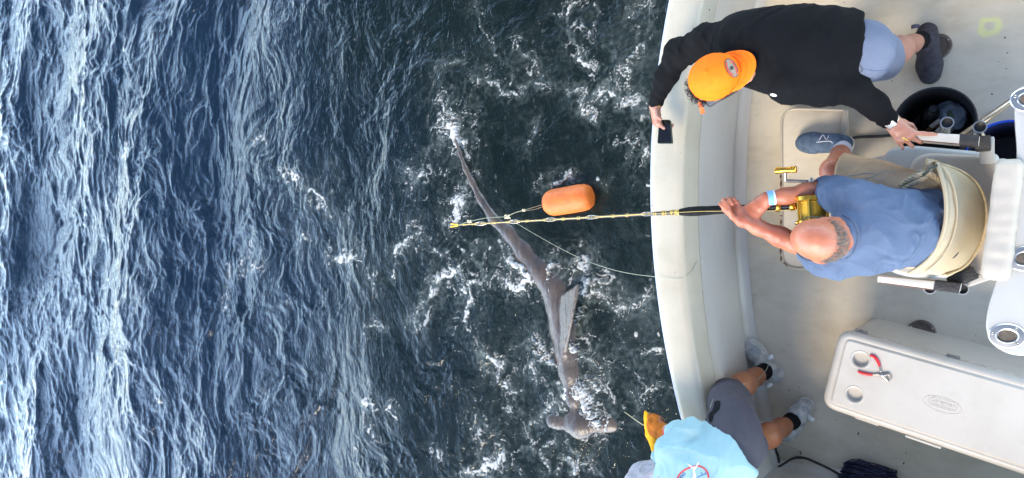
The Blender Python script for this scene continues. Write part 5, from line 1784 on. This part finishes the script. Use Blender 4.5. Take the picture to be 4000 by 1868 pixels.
# oval badge with red lettering and a ship's wheel
tC = bvh(capA)
bcx, bcy = 2856, 267
def bpt(r1, r2, a):
    x, y = r1 * math.cos(a), r2 * math.sin(a)
    th_ = math.radians(63)
    return (bcx + x * math.cos(th_) - y * math.sin(th_), bcy + x * math.sin(th_) + y * math.cos(th_))
oval = lambda r1, r2, n=30: [bpt(r1, r2, a) for a in np.linspace(0, 2 * math.pi, n + 1)[:-1]]
M_BADGE = mat("badge cloth", (.27, .22, .155), .8, .15, 60)
badge = patch_on("badge", oval(38, 20), [tC], M_BADGE, capA, .0020, 1)
line_on("badge_edge", oval(38, 20) + [oval(38, 20)[0]], [tC], M_BLACK, badge, .0017, .0024, 2)
M_REDP = mat("red embroidery", (.62, .06, .03), .8, .2, 80)
for s in (1, -1):
    arc = [bpt(31, 14.5 * s, a) for a in np.linspace(.45, math.pi - .45, 16)]
    line_on("red_band", arc, [tC], M_REDP, badge, .0030, .0024, 1)
    for i in range(3, 13):
        ax0, ay0 = bpt(31, 12.5 * s, .45 + (math.pi - .9) * i / 16); ax1, ay1 = bpt(31, 16.5 * s, .45 + (math.pi - .9) * i / 16)
        if i % 5 != 0: line_on("lettering", [(ax0, ay0), (ax1, ay1)], [tC], M_BLACK, badge, .0007, .0045, 1)
wh = []
for i in range(8):
    a = i * math.pi / 4
    line_on("wheel_spoke", [(bcx, bcy), (bcx + 8 * math.cos(a), bcy + 8 * math.sin(a))], [tC], M_BLACK, badge, .0008, .0034, 2)
line_on("wheel_ring", [(bcx + 6 * math.cos(a), bcy + 6 * math.sin(a)) for a in np.linspace(0, 2 * math.pi, 14)], [tC], M_BLACK, badge, .0012, .0034, 1)
# curly fringe sticking out of the cap opening
M_HAIR = mat("dark curly hair", (.016, .011, .009), .35, .3, 60)
hb_ = Bag()
for i in range(70):
    a = random.uniform(2.65, 4.05)
    base = cc_ + bd * (.102 * math.cos(a)) + bs * (.090 * math.sin(a)) + UP * random.uniform(-.03, -.006)
    out_ = (bd * math.cos(a) + bs * math.sin(a) + UP * random.uniform(-.5, .25)).normalized()
    ln_ = random.uniform(.018, .040); w0 = random.uniform(0, 6); rr = random.uniform(.005, .009)
    t1 = out_.orthogonal().normalized(); t2 = out_.cross(t1)
    q = [base + out_ * (ln_ * k / 12) + (t1 * math.cos(w0 + k * .85) + t2 * math.sin(w0 + k * .85)) * rr * min(1, k / 3) for k in range(13)]
    hb_.tube(q, [.0019 - .0009 * k / 12 for k in range(13)], 4)
link_h = hb_.build("hair", M_HAIR, A); link_h["kind"] = "stuff"
hs_ = Blob(.006)
hs_.ell(cc_ - UP * .02, (.099, .087, .09), Rc, .01); hs_.cut(cc_ + UP * -.004, UP); hs_.cut(cc_ - UP * .06, -UP)
link("hair_cap", hs_.mesh("hair_cap", 1, lambda v: .003 * pn3(v * 90, 2)), M_HAIR, A)
# sunglasses
gl_ = Bag().tube(catmull([P(2884, 352, 1.13), P(2845, 378, 1.13), P(2800, 402, 1.128), P(2774, 417, 1.125), P(2756, 402, 1.13)], 4), .003, 6).build("sunglasses", M_BLACK, A)
ls = [P(2756, 398, 1.132), P(2774, 416, 1.128), P(2795, 400, 1.132), P(2782, 392, 1.134)]
Bag().add(ls + [p - UP * .0025 for p in ls], [(0, 1, 2, 3), (7, 6, 5, 4), (0, 4, 5, 1), (1, 5, 6, 2), (2, 6, 7, 3), (3, 7, 4, 0)]).build("lens", mat("smoked lens", (.10, .10, .10), .08, .1, 10, spec=.8), gl_)
# shoe, sock, watch, ring, bracelet
M_SHOEA = cloth("charcoal knit shoe", (.050, .048, .056), .3, .9, .5, 40, 180)
M_SOLEA = mat("dark sole", (.035, .035, .038), .7, .2, 30)
M_SOCKB = cloth("black sock", (.008, .008, .009), .2, .9, .3)
heelA, toeA = P(3622, 105, .0), P(3636, 322, .0)
so1, fa1 = shoe(A, heelA, toeA, an_r, .047, M_SHOEA, M_SOLEA, .042, 3, lace=mat("grey laces", (.10, .095, .11), .8, .2, 50), tabs=((.03, -.036),), m_tab=mat("purple tab", (.09, .08, .12), .8, .2, 50))
sock(A, fa1, an_r, M_SOCKB, an_r.lerp(kn_r, .10), .040, .0395)
so2, fa2 = shoe(A, an_l + V(.07, .01, -.11), an_l + V(-.20, .005, -.11), an_l, .047, M_SHOEA, M_SOLEA, .042, 5)
sock(A, fa2, an_l, M_SOCKB, an_l.lerp(kn_l, .12), .040, .0395)
wd = (wr_l - el_l).normalized()
wc = wr_l - wd * .006
wt = Bag().lathe(wc - wd * .010, wd, [(.0315, 0), (.034, .001), (.034, .019), (.0315, .02)], 28).build("watch", M_CHROME, A)
wu = (UP - wd * wd.z).normalized(); wsd = wd.cross(wu)
RW = Matrix((wd, wsd, wu)).transposed()
wu2 = (wu * .94 + wsd * (.34 if wsd.y < 0 else -.34)).normalized(); RW = Matrix((wd, wu2.cross(wd), wu2)).transposed()
Bag().box(wc + wu2 * .0345, (.027, .036, .009), RW).build("watch_case", M_CHROME, wt, bevel=.003)
Bag().box(wc + wu2 * .0393, (.018, .027, .002), RW).build("dial", mat("silver dial", (.45, .43, .41), .25, .25, 60), wt, bevel=.0008)
tBA = bvh(bodyA)
h = ray_on(3534, 543, [tBA])
if h:
    Bag().tube([h[0] + V(.35, -.25, -.004) * .03 + V(0, 0, -.002), h[0] + h[1] * .0012 + V(.0, 0, .001), h[0] - V(.35, -.25, .004) * .03 + V(0, 0, -.002)], .0026, 6).build("ring", M_GOLD, A)
dr = (wr_r - el_r).normalized()
bq = wr_r + dr * .004
bn1 = dr.orthogonal().normalized(); bn2 = dr.cross(bn1)
br_ = Bag().tube([bq + (bn1 * math.cos(a) + bn2 * math.sin(a)) * .0285 for a in np.linspace(0, 2 * math.pi, 25)], .0026, 6).build("bracelet", M_BLACK, A)
h = ray_on(2573, 414, [tBA])
if h: Bag().box(h[0] + h[1] * .003, (.012, .007, .006)).build("bead", M_GOLD, br_, bevel=.002)

# phone in his right hand
zp = .845
ph = thing("mobile_phone", "black mobile phone in a green edged case held out over the transom", "phone", P(2597, 515, zp))
po = [P(2574, 467, zp), P(2619, 468, zp + .0), P(2627, 562, zp), P(2567, 562, zp)]
prism(round_poly(po, .010, 5), zp - .010, zp, "case", mat("olive phone case", (.045, .06, .035), .5, .15, 30), ph, bevel=.002)
pi_ = shrink(round_poly(po, .010, 5), .0028)
prism(pi_, zp + .0001, zp + .0012, "screen", mat("phone glass", (.006, .006, .008), .06, .1, 10, spec=.6), ph, bevel=.0005)

# ================================================================== the angler in the blue shirt
SKB = skin("sunburnt skin", (.47, .170, .088), (.36, .090, .045), 10)
M_BLU = cloth("denim blue t-shirt", (.090, .120, .180), .10, .85, .25, 6)
M_KHA = cloth("khaki cargo shorts", (.40, .275, .175), .10, .85, .25)
Bp = thing("person", "balding person in a blue t-shirt seated in the fighting chair gripping the rod", "person", P(3560, 870, .6))
bC = P(3205, 938, 1.125)
bf = V(-.80, .12, -.58).normalized(); bu = V(-.45, .10, .80)
sh_r, el_r, wr_r = P(3330, 778, 1.0), P(3222, 744, .84), P(2998, 776, .925)
sh_l, el_l, wr_l = P(3265, 1012, 1.0), P(3102, 948, .85), P(2900, 862, .945)
pel, mid, che, nec = P(3610, 872, .75), P(3490, 880, .88), P(3378, 895, .975), P(3310, 920, 1.06)
hip_r, kn_r, an_r = P(3610, 790, .71), P(3258, 668, .665), P(3290, 585, .235)
hip_l, kn_l, an_l = P(3610, 950, .71), P(3280, 950, .665), P(3280, 950, .24)
B = Blob(.006)
atB, RB = head_shape(B, bC, bf, bu, 1.0)
B.cone(nec, bC - bf * .035 - UP * .035, .062, .060, .04)
B.chain([P(3610, 878, .73), P(3490, 895, .86), P(3390, 902, .95)], [.105, .105, .105], .06)
B.cone(P(3390, 902, .95), nec, .09, .058, .05)
B.chain([P(3390, 902, .95), sh_r], [.08, .047], .05); B.chain([P(3390, 902, .95), sh_l], [.08, .047], .05)
def arm(B, s, e, w, r=(.052, .042, .041, .026), up_=None):
    B.cone(s, e, r[0], r[1], .03)
    m = e.lerp(w, .28)
    B.chain([e, m, e.lerp(w, .7), w], [r[1], r[2] * 1.06, r[2] * .80, r[3]], .03)
arm(B, sh_r, el_r, wr_r, (.047, .039, .038, .025)); arm(B, sh_l, el_l, wr_l, (.047, .039, .037, .025))
for h_, k_, a_ in ((hip_r, kn_r, an_r), (hip_l, kn_l, an_l)):
    B.chain([pel, h_, k_], [.10, .085, .054], .04)
    B.chain([k_, k_.lerp(a_, .30) + V(.015, 0, 0), k_.lerp(a_, .75), a_], [.054, .055, .040, .034], .03)
hand(B, wr_r, V(-.74, -.62, .02), V(-.1, .25, .95), V(-.7, .7, 0), 1.0, [(48, 78, 50), (52, 80, 50), (55, 80, 50), (55, 80, 50)], yaw=(4, 0, -4, -8),
     thumb=[(.034, .026, -.012), (.066, .030, -.026), (.090, .014, -.040)])
hand(B, wr_l, V(-.62, .78, .02), V(-.2, -.45, -.85), V(-.75, -.6, .25), 1.0, [(50, 75, 50), (52, 78, 50), (52, 78, 50), (50, 75, 50)], yaw=(4, 0, -4, -8),
     thumb=[(.034, .024, -.030), (.060, .020, -.050), (.090, .012, -.052)])
bodyB = link("body", B.mesh("body", 1, lambda v: .0012 * pn3(v * 35, 3)), SKB, Bp)
eyes(atB, bf, Bp)
S = Blob(.006)
S.chain([P(3648, 876, .74), P(3580, 888, .80), P(3490, 895, .88), P(3435, 900, .935), P(3392, 902, .97)], [.128, .128, .128, .130, .126], .07, (V(-.6, 0, .8), 1.0))
S.cut(P(3700, 860, .70), V(1, 0, -.35))
S.cone(P(3400, 820, .97), sh_r, .085, .068, .06); S.cone(P(3360, 985, .98), sh_l, .088, .070, .06)
S.cone(P(3392, 902, .97), nec, .11, .074, .05)
S.chain([sh_r, sh_r.lerp(el_r, .5), sh_r.lerp(el_r, 1.0)], [.066, .062, .058], .04)
S.chain([sh_l, P(3220, 1008, .94), sh_l.lerp(el_l, .55)], [.070, .064, .060], .04)
S.carve(sh_r.lerp(el_r, .88), el_r.lerp(wr_r, .35), .046, .046)
dn = (bC - nec)
S.carve(nec - dn * .1, nec + dn * .8, .064, .064)
f1 = folds(.017, V(.85, .15, -.35), 9, 2.4, 21, 1.0); f2 = folds(.009, V(.2, 1, .2), 13, 4, 23, .9)
def dispB(v):
    return f1(v) * (.45 + .55 * sstep(-.42, -.25, v[:, 0])) + f2(v) * .7
shirtB = link("shirt", S.mesh("shirt", 2, dispB), M_BLU, Bp)
# ribbed collar
cq = nec + dn * .10
t1 = dn.orthogonal().normalized(); t2 = dn.normalized().cross(t1)
Bag().tube([cq + (t1 * math.cos(a) + t2 * math.sin(a)) * .070 for a in np.linspace(0, 2 * math.pi, 33)], .007, 8).build("collar", M_BLU, shirtB)
tB = bvh(shirtB)
line_on("shoulder_seam", [(3300, 752), (3312, 785), (3322, 820), (3310, 845)], [tB], M_BLU, shirtB, .0025, .001)
line_on("collar", [(3292, 838), (3330, 862), (3352, 905), (3350, 950), (3330, 992), (3305, 1012)], [tB], M_BLU, shirtB, .0065, .002)
line_on("sleeve_hem", [(3194, 772), (3190, 750), (3196, 728)], [tB], M_BLU, shirtB, .0025, .001)
# shorts
Q = Blob(.006)
Q.chain([P(3640, 878, .70), P(3600, 880, .71)], [.115, .115], .05)
Q.chain([hip_r, hip_r.lerp(kn_r, .5), hip_r.lerp(kn_r, .90)], [.108, .096, .088], .05)
Q.chain([hip_l, hip_l.lerp(kn_l, .5), hip_l.lerp(kn_l, .90)], [.108, .096, .086], .05)
Q.cut(hip_r.lerp(kn_r, .92), (kn_r - hip_r) * 1.0 + V(0, -.10, 0))
Q.carve(hip_r.lerp(kn_r, .84), kn_r + (kn_r - hip_r) * .2, .068, .062)
shortsB = link("shorts", Q.mesh("shorts", 2, folds(.005, V(-.6, .5, .2), 11, 4, 31)), M_KHA, Bp)
tQ = bvh(shortsB)
M_KSEAM = mat("khaki seam", (.38, .31, .235), .85, .1, 40)
line_on("pocket_edge", [(3310, 685), (3345, 683), (3390, 676), (3430, 682)], [tQ], M_KSEAM, shortsB, .0028, .001)
line_on("pocket_edge", [(3405, 690), (3440, 706), (3480, 668), (3500, 672)], [tQ], M_KSEAM, shortsB, .0022, .001)
line_on("leg_seam", [(3370, 710), (3385, 695), (3410, 690), (3470, 662)], [tQ], M_KSEAM, shortsB, .0022, .001)
# fringe of grey hair round a bald crown
M_GREY = mat("grey hair", (.30, .255, .215), .5, .45, 90, col2=(.13, .105, .085))
gh = Bag()
b_s = bu.normalized() - bf * bu.normalized().dot(bf); b_u = b_s.normalized(); b_s = b_u.cross(bf)
for i in range(1500):
    a = random.uniform(1.15, 2 * math.pi - 1.15)                   # round the back from ear to ear
    top = .012 + .030 * (0.5 - 0.5 * math.cos(a)) - .012
    hgt = random.uniform(-.080, top - .006 + .006 * random.random())
    c = math.cos(a); s_ = math.sin(a)
    q = (hgt - .016) / .098
    rr = math.sqrt(max(0, 1 - q * q))
    base = atB(-.004 + .100 * c * rr, .079 * s_ * rr, hgt)
    nrm = (bf * c * rr / .10 + b_s * s_ * rr / .079 + b_u * q / .098).normalized()
    dirv = (-b_u * .9 - bf * .25 + nrm * .35 + V(random.gauss(0, .25), random.gauss(0, .25), random.gauss(0, .25))).normalized()
    L_ = random.uniform(.010, .020)
    gh.tube([base - nrm * .001, base + dirv * L_ * .5 + nrm * .002, base + dirv * L_ + nrm * .001], [.0012, .0010, .0004], 3)
o = gh.build("hair", M_GREY, Bp); o["kind"] = "stuff"
# glasses, wristband, shoes
Bag().tube(catmull([atB(-.01, .083, .006), atB(.05, .083, .012), atB(.098, .066, .008)], 4), .0022, 6).tube(catmull([atB(.098, .066, .008), atB(.108, .0, .010), atB(.098, -.066, .008), atB(.05, -.083, .012), atB(-.01, -.083, .006)], 5), .0022, 6).build("glasses", M_BLACK, Bp)
wd = (wr_r - el_r).normalized()
Bag().lathe(wr_r - wd * .022, wd, [(.0305, 0), (.0315, .0), (.0320, .022), (.0305, .022)], 28).build("wristband", mat("light blue wristband", (.22, .50, .85), .4, .08, 40), Bp)
Bag().lathe(wr_r - wd * .030, wd, [(.0300, 0), (.0312, .0), (.0312, .009), (.0300, .009)], 28).build("white_band", mat("white band", (.75, .76, .78), .5, .05, 40), Bp)
M_SHOEB = cloth("blue grey trainer mesh", (.095, .135, .19), .3, .85, .5, 40, 160)
M_SOLEB = mat("cream sole", (.62, .58, .50), .6, .1, 30)
M_LACE = mat("pale lace", (.55, .58, .60), .8, .1, 50)
zf = ZF + .008
s1, g1 = shoe(Bp, P(3328, 566, zf), P(3122, 560, zf), an_r, .045, M_SHOEB, M_SOLEB, .040, 7, lace=M_LACE)
tsh = bvh(s1)
for pts in ([(3200, 548), (3215, 528), (3228, 546), (3238, 530)], [(3190, 556), (3240, 552), (3252, 560)]):
    line_on("shoe_stripe", pts, [tsh], mat("white shoe stripe", (.7, .72, .74), .5, .05, 40), s1, .0022, .001, 4)
M_WSOCK = cloth("white sock", (.72, .72, .74), .06)
sock(Bp, g1, an_r, M_WSOCK, an_r.lerp(kn_r, .06), .0405, .041)
s2, g2 = shoe(Bp, P(3300, 952, zf), P(3120, 948, zf), an_l, .045, M_SHOEB, M_SOLEB, .040, 8)
sock(Bp, g2, an_l, M_WSOCK, an_l.lerp(kn_l, .10), .0405, .040)

# ================================================================== the crewman in the teal shirt
SKC = skin("tanned skin", (.34, .125, .052), (.26, .085, .033))
M_TEAL = cloth("pale turquoise jersey", (.265, .40, .41), .07, .7, .2, 5)
M_GRS = cloth("charcoal grey shorts", (.062, .057, .066), .12, .8, .25)
Cp = thing("person", "person in a turquoise long sleeved shirt and orange gloves bent over the transom corner", "person", P(2920, 1640, 0))
hip_r, kn_r, an_r = P(2862, 1640, .85), P(2845, 1535, .50), P(2985, 1452, .125)
hip_l, kn_l, an_l = P(2880, 1742, .86), P(2940, 1735, .50), P(3092, 1646, .125)
pel, mid, che = P(2860, 1722, .88), P(2790, 1790, .92), P(2690, 1850, .99)
sh_r, el_r, wr_r = P(2622, 1768, 1.07), P(2706, 1692, 1.02), P(2610, 1694, .90)
sh_l, el_l, wr_l = P(2730, 1950, 1.05), P(2615, 1885, .84), P(2574, 1752, .80)
nec, cC = P(2620, 1870, 1.08), P(2545, 1905, 1.03)
cf = V(-.75, .25, -.6).normalized()
B = Blob(.006)
atC, RC = head_shape(B, cC, cf, V(-.5, -.2, .7), 1.0)
B.cone(nec, cC - cf * .03 - UP * .03, .06, .055, .04)
B.chain([pel, mid, che], [.10, .105, .12], .06)
B.cone(che, nec, .09, .06, .05)
B.chain([che, sh_r], [.09, .055], .05); B.chain([che, sh_l], [.09, .055], .05)
arm(B, sh_r, el_r, wr_r, (.042, .034, .032, .024)); arm(B, sh_l, el_l, wr_l, (.042, .034, .032, .024))
for h_, k_, a_ in ((hip_r, kn_r, an_r), (hip_l, kn_l, an_l)):
    B.chain([pel, h_, k_], [.085, .082, .056], .04)
    B.chain([k_, k_.lerp(a_, .34) + V(.010, .004, 0), k_.lerp(a_, .72), a_], [.055, .059, .044, .035], .03)
hand(B, wr_r, V(-.9, .1, -.25), V(-.2, .3, .9), V(-.2, .9, .3), .95, [(55, 70, 45)] * 4)
hand(B, wr_l, V(-.45, .88, .05), V(-.5, -.2, .8), V(.7, .4, .5), .95, [(10, 15, 10)] * 4, yaw=(4, 1, -2, -5))
bodyC = link("body", B.mesh("body", 1), SKC, Cp)
eyes(atC, cf, Cp)
S = Blob(.006)
S.chain([P(2862, 1765, .92), P(2815, 1795, .97), P(2745, 1828, 1.0), che], [.124, .130, .138, .138], .07, (V(-.4, -.2, .9), .90))
S.cone(P(2790, 1765, .97), P(2818, 1728, .95), .095, .092, .05)
S.cut(P(2876, 1734, .97), V(.77, .58, -.30))
S.cone(P(2690, 1815, 1.03), P(2645, 1800, 1.05), .10, .080, .07)
S.cone(P(2730, 1900, 1.05), sh_l, .11, .085, .07)
S.cone(che, nec, .115, .075, .05)
S.chain([sh_r, sh_r.lerp(el_r, .5), el_r], [.072, .068, .062], .014)
S.chain([el_r, el_r.lerp(wr_r, .55), wr_r + (el_r - wr_r) * .12], [.060, .050, .038], .014)
S.chain([sh_l, el_l, wr_l + (el_l - wr_l) * .22], [.075, .062, .042], .04)
axC = (pel - che).normalized()
f1 = folds(.011, V(.72, .55, -.2), 9, 2.4, 41, .9); f2 = folds(.006, V(.2, .9, 0), 14, 4, 43)
shirtC = link("shirt", S.mesh("shirt", 2, lambda v: f1(v) + f2(v) * .6), M_TEAL, Cp)
tC_ = bvh(shirtC)
M_TSEAM = mat("turquoise seam", (.24, .50, .60), .8, .05, 40)
line_on("sleeve_seam", [(2582, 1738), (2620, 1746), (2660, 1752), (2700, 1750)], [tC_], M_TSEAM, shirtC, .0013, .0003)
line_on("side_seam", [(2700, 1748), (2690, 1775), (2686, 1800)], [tC_], M_TSEAM, shirtC, .0013, .0003)
# print on the back: red arch, white marlin tail, blue letters
M_RPR = mat("red print", (.50, .035, .03), .8, .15, 60); M_WPR = mat("white shirt print", (.80, .80, .78), .8, .08, 60); M_BPR = mat("blue print", (.02, .06, .25), .8, .15, 60)
bp_ = line_on("print_arch", [(2646, 1868), (2656, 1852), (2672, 1838), (2692, 1828), (2710, 1823), (2728, 1821), (2744, 1826), (2757, 1836), (2765, 1850), (2768, 1868)], [tC_], M_RPR, shirtC, .0034, .0008, 4)
patch_on("marlin_tail_print", [(2684, 1811), (2700, 1819), (2709, 1824), (2717, 1823), (2724, 1812), (2731, 1802), (2729, 1814), (2720, 1828), (2714, 1836), (2716, 1850), (2721, 1868), (2722, 1885), (2702, 1885), (2706, 1866), (2709, 1848), (2706, 1834), (2697, 1826)], [tC_], M_WPR, shirtC, .0022, 1)
def letters_on(s, cx, cy, ang, size):
    me = text_mesh(s, size, .001, "lettering")
    bm = bmesh.new(); bm.from_mesh(me)
    zlo = min(v.co.z for v in bm.verts)
    ca, sa = math.cos(ang), math.sin(ang)
    for v in bm.verts:
        h = ray_on(cx + v.co.x * ca + v.co.y * sa, cy + v.co.x * sa - v.co.y * ca, [tC_])
        if h: v.co = h[0] + h[1] * (.0016 if v.co.z > 0 else .0004)
        else: v.co = Vector((0, 0, -5))
    bmesh.ops.delete(bm, geom=[v for v in bm.verts if v.co.z < -4], context='VERTS')
    bm.to_mesh(me); bm.free()
    link("lettering", me, M_BPR, shirtC)
letters_on("ODO", 2664, 1862, math.radians(-48), 16)
letters_on("S", 2741, 1850, math.radians(-22), 10)
letters_on("e", 2755, 1845, math.radians(-22), 10)
line_on("print_line", [(2722, 1866), (2740, 1858), (2761, 1850)], [tC_], M_BPR, shirtC, .0014, .0008, 4)
# shorts with a dark patch
Q = Blob(.006)
Q.chain([P(2862, 1700, .91), P(2852, 1765, .92)], [.120, .120], .05)
Q.cone(P(2856, 1730, .92), P(2800, 1780, .97), .122, .11, .05)
Q.chain([hip_r, hip_r.lerp(kn_r, .55), hip_r.lerp(kn_r, .95)], [.102, .093, .088], .05)
Q.chain([hip_l, hip_l.lerp(kn_l, .50), hip_l.lerp(kn_l, .86)], [.098, .085, .074], .05)
Q.cut(hip_r.lerp(kn_r, .98), kn_r - hip_r + V(-.05, .12, 0))
Q.carve(hip_r.lerp(kn_r, .88), kn_r + (kn_r - hip_r) * .2, .070, .064)
Q.carve(hip_l.lerp(kn_l, .78), kn_l + (kn_l - hip_l) * .2, .068, .062)
shortsC = link("shorts", Q.mesh("shorts", 2, folds(.0055, V(.3, -.5, .5), 10, 3.5, 51)), M_GRS, Cp)
tSC = bvh(shortsC)
patch_on("black_patch", [(2792, 1570), (2800, 1566), (2812, 1567), (2815, 1580), (2811, 1600), (2800, 1612), (2788, 1620), (2785, 1640), (2778, 1653), (2771, 1645), (2767, 1628), (2772, 1613), (2782, 1606), (2788, 1590)], [tSC], M_SOCKB, shortsC, .002, 1)
line_on("shorts_seam", [(2862, 1662), (2885, 1676), (2905, 1700), (2920, 1722)], [tSC], mat("shorts stitching", (.04, .038, .045), .8, .1, 40), shortsC, .002, .0008)
# gloves
M_GLR = cloth("rust orange glove", (.40, .115, .015), .3, .8, .4, 30); M_GLY = cloth("yellow glove", (.70, .33, .015), .15, .8, .4, 30)
G = Blob(.005)
hand(G, wr_r + (wr_r - el_r) * .05, V(-.95, .12, -.18), V(-.2, .3, .9), V(-.1, .9, .3), 1.02, [(50, 70, 45), (55, 75, 45), (55, 75, 45), (50, 70, 45)], r=1.35, kf=.006, wr=.036)
G.cone(wr_r, wr_r + (el_r - wr_r) * .12, .038, .040, .02)
link("glove", G.mesh("glove", 2, lambda v: .002 * pn3(v * 60, 5)), M_GLR, Cp, "rust orange right glove closed in a fist")
Bag().lathe(wr_r + (el_r - wr_r) * .10, (el_r - wr_r), [(.039, 0), (.0425, .0), (.0425, .010), (.039, .010)], 24).build("glove_cuff", mat("red cuff", (.55, .03, .02), .7, .1, 40), Cp)
G = Blob(.005)
hand(G, wr_l, V(-.50, .85, .06), V(-.5, -.2, .8), V(.75, .4, .5), 1.0, [(6, 10, 8), (8, 12, 8), (10, 14, 10), (12, 16, 12)], yaw=(-2, -1, 1, 3), r=1.2, kf=.008, wr=.032, thumb=[(.03, .026, -.01), (.055, .034, -.02), (.075, .030, -.03)])
G.cone(wr_l, wr_l + (el_l - wr_l) * .25, .036, .042, .02)
link("glove", G.mesh("glove", 2, lambda v: .0015 * pn3(v * 60, 6)), M_GLY, Cp, "yellow left glove with fingers held out")
# cloth cap and gaiter
M_GAIT = cloth("grey patterned gaiter", (.30, .285, .30), .3, .85, .3, 40)
hatC = Blob(.006)
hatC.ell(cC + UP * .02, (.112, .106, .110), None, .01); hatC.chain([nec, cC], [.082, .10], .04)
hatC.chain([P(2575, 1862, 1.06), P(2520, 1858, 1.0), P(2480, 1872, .97)], [.05, .042, .030], .05)
hatC.cut(cC - UP * .10, -UP)
link("hood", hatC.mesh("hood", 2, folds(.007, V(.3, .9, .3), 16, 5, 61)), M_GAIT, Cp)
# shoes
M_SHOEC = mat("paint smeared canvas", (.58, .56, .50), .85, .2, 30, bump=.4, bscale=160, col2=(.22, .25, .27), detail=8)
M_SOLEC = mat("grey rubber sole", (.55, .55, .54), .6, .15, 30)
M_TABC = mat("white tab", (.72, .72, .70), .7, .1, 40)
s1, g1 = shoe(Cp, P(3048, 1478, 0), P(2918, 1330, 0), an_r, .046, M_SHOEC, M_SOLEC, .040, 11, tabs=((.42, -.045), (.02, .040)), m_tab=M_TABC)
s2, g2 = shoe(Cp, P(3160, 1565, 0), P(3062, 1706, 0), an_l, .046, M_SHOEC, M_SOLEC, .040, 13, tabs=((.20, .045),), m_tab=M_TABC)
sock(Cp, g1, an_r, M_SOCKB, an_r.lerp(kn_r, .17), .041, .041)
sock(Cp, g2, an_l, M_SOCKB, an_l.lerp(kn_l, .17), .041, .041)
# wire leader in the gloves and the loop of line round his leg
w = Bag().tube(catmull([P(2440, 1610, -.30), P(2500, 1653, .35), P(2545, 1676, .70), P(2580, 1694, .90)], 6), .0018, 5)
tag(w.build("wire_leader", mat("straw coloured line", (.62, .52, .30), .4, .1, 30), None), "straw coloured leader running down from the orange glove to the sea", "line")
w = Bag().tube(catmull([P(2760, 1700, .93), P(2764, 1640, .95), P(2785, 1560, .80), P(2815, 1517, .66), P(2860, 1508, .56), P(2920, 1497, .42), P(2965, 1478, .30), P(2995, 1442, .18), P(3003, 1410, .13), P(2985, 1396, .10), P(2960, 1350, .06), P(2945, 1335, .004), P(2920, 1290, .004), P(2915, 1260, .004)], 6), .0016, 5)
tag(w.build("loose_line", M_LINE, None), "pale loose line looped past the crewman's leg and over his shoe", "line")

# ------------------------------------------------------------------ flecks of bait and rust trodden about the cockpit
deck_t = [bvh(o) for o in boat.children if o.name.split('.')[0] in ("deck", "transom_wall", "gunwale_cap", "deck_cove")]
FLECK = [(3925, 148, 5), (3935, 207, 4), (3900, 242, 3), (3931, 269, 3), (3875, 368, 4), (3765, 287, 2), (3484, 316, 3), (3298, 10, 3), (2899, 1072, 5), (2847, 1013, 5), (2830, 1033, 3),
         (2878, 1028, 4), (2745, 1143, 4), (2742, 917, 3), (2843, 945, 3), (2844, 965, 3), (2858, 943, 2), (2818, 892, 3), (2740, 984, 2), (2805, 764, 2), (2839, 1117, 3), (2761, 1131, 3),
         (2777, 1173, 2), (2841, 1190, 3), (2817, 1277, 3), (2837, 1309, 4), (2828, 1318, 3), (2757, 1162, 2), (2850, 1265, 2), (2858, 1265, 3), (2908, 1139, 2), (2919, 1275, 3), (2548, 804, 4),
         (2553, 1044, 5), (2638, 1066, 3), (2658, 598, 2), (2708, 110, 3), (2937, 1628, 4), (3353, 1694, 6), (3082, 1525, 3), (3120, 1512, 3), (3252, 1290, 2), (3170, 1640, 3), (3268, 1640, 3), (3190, 1634, 2),
         (2832, 1010, 2), (2826, 1040, 3), (2760, 1240, 2), (2812, 1230, 2), (3020, 1240, 2), (3530, 1810, 4), (3540, 1770, 3), (2790, 700, 2), (2772, 800, 2), (2771, 38, 4), (2810, 1360, 2), (2836, 1370, 2)]
fk = Bag()
for x, y, r in FLECK:
    h = ray_on(x, y, deck_t)
    if h is None: continue
    t = h[1].orthogonal().normalized(); b = h[1].cross(t)
    rr = r * .00075; n = 7; ro_ = random.uniform(0, 6); e = random.uniform(1.0, 2.4)
    ring = []
    for i in range(n):
        a = 2 * math.pi * i / n
        k = rr * random.uniform(.6, 1.3)
        u_, v_ = math.cos(a) * k * e, math.sin(a) * k
        ring.append(h[0] + h[1] * .0006 + t * (u_ * math.cos(ro_) - v_ * math.sin(ro_)) + b * (u_ * math.sin(ro_) + v_ * math.cos(ro_)))
    fk.add(ring + [h[0] + h[1] * (.0008 + rr * .35)], [(i, (i + 1) % n, n) for i in range(n)])
tag(fk.build("bait_scraps", mat("dried blood and rust", (.065, .028, .014), .7, .5, 90), None), "tiny dark flecks of bait and rust scattered over the white cockpit", "debris", kind="stuff")
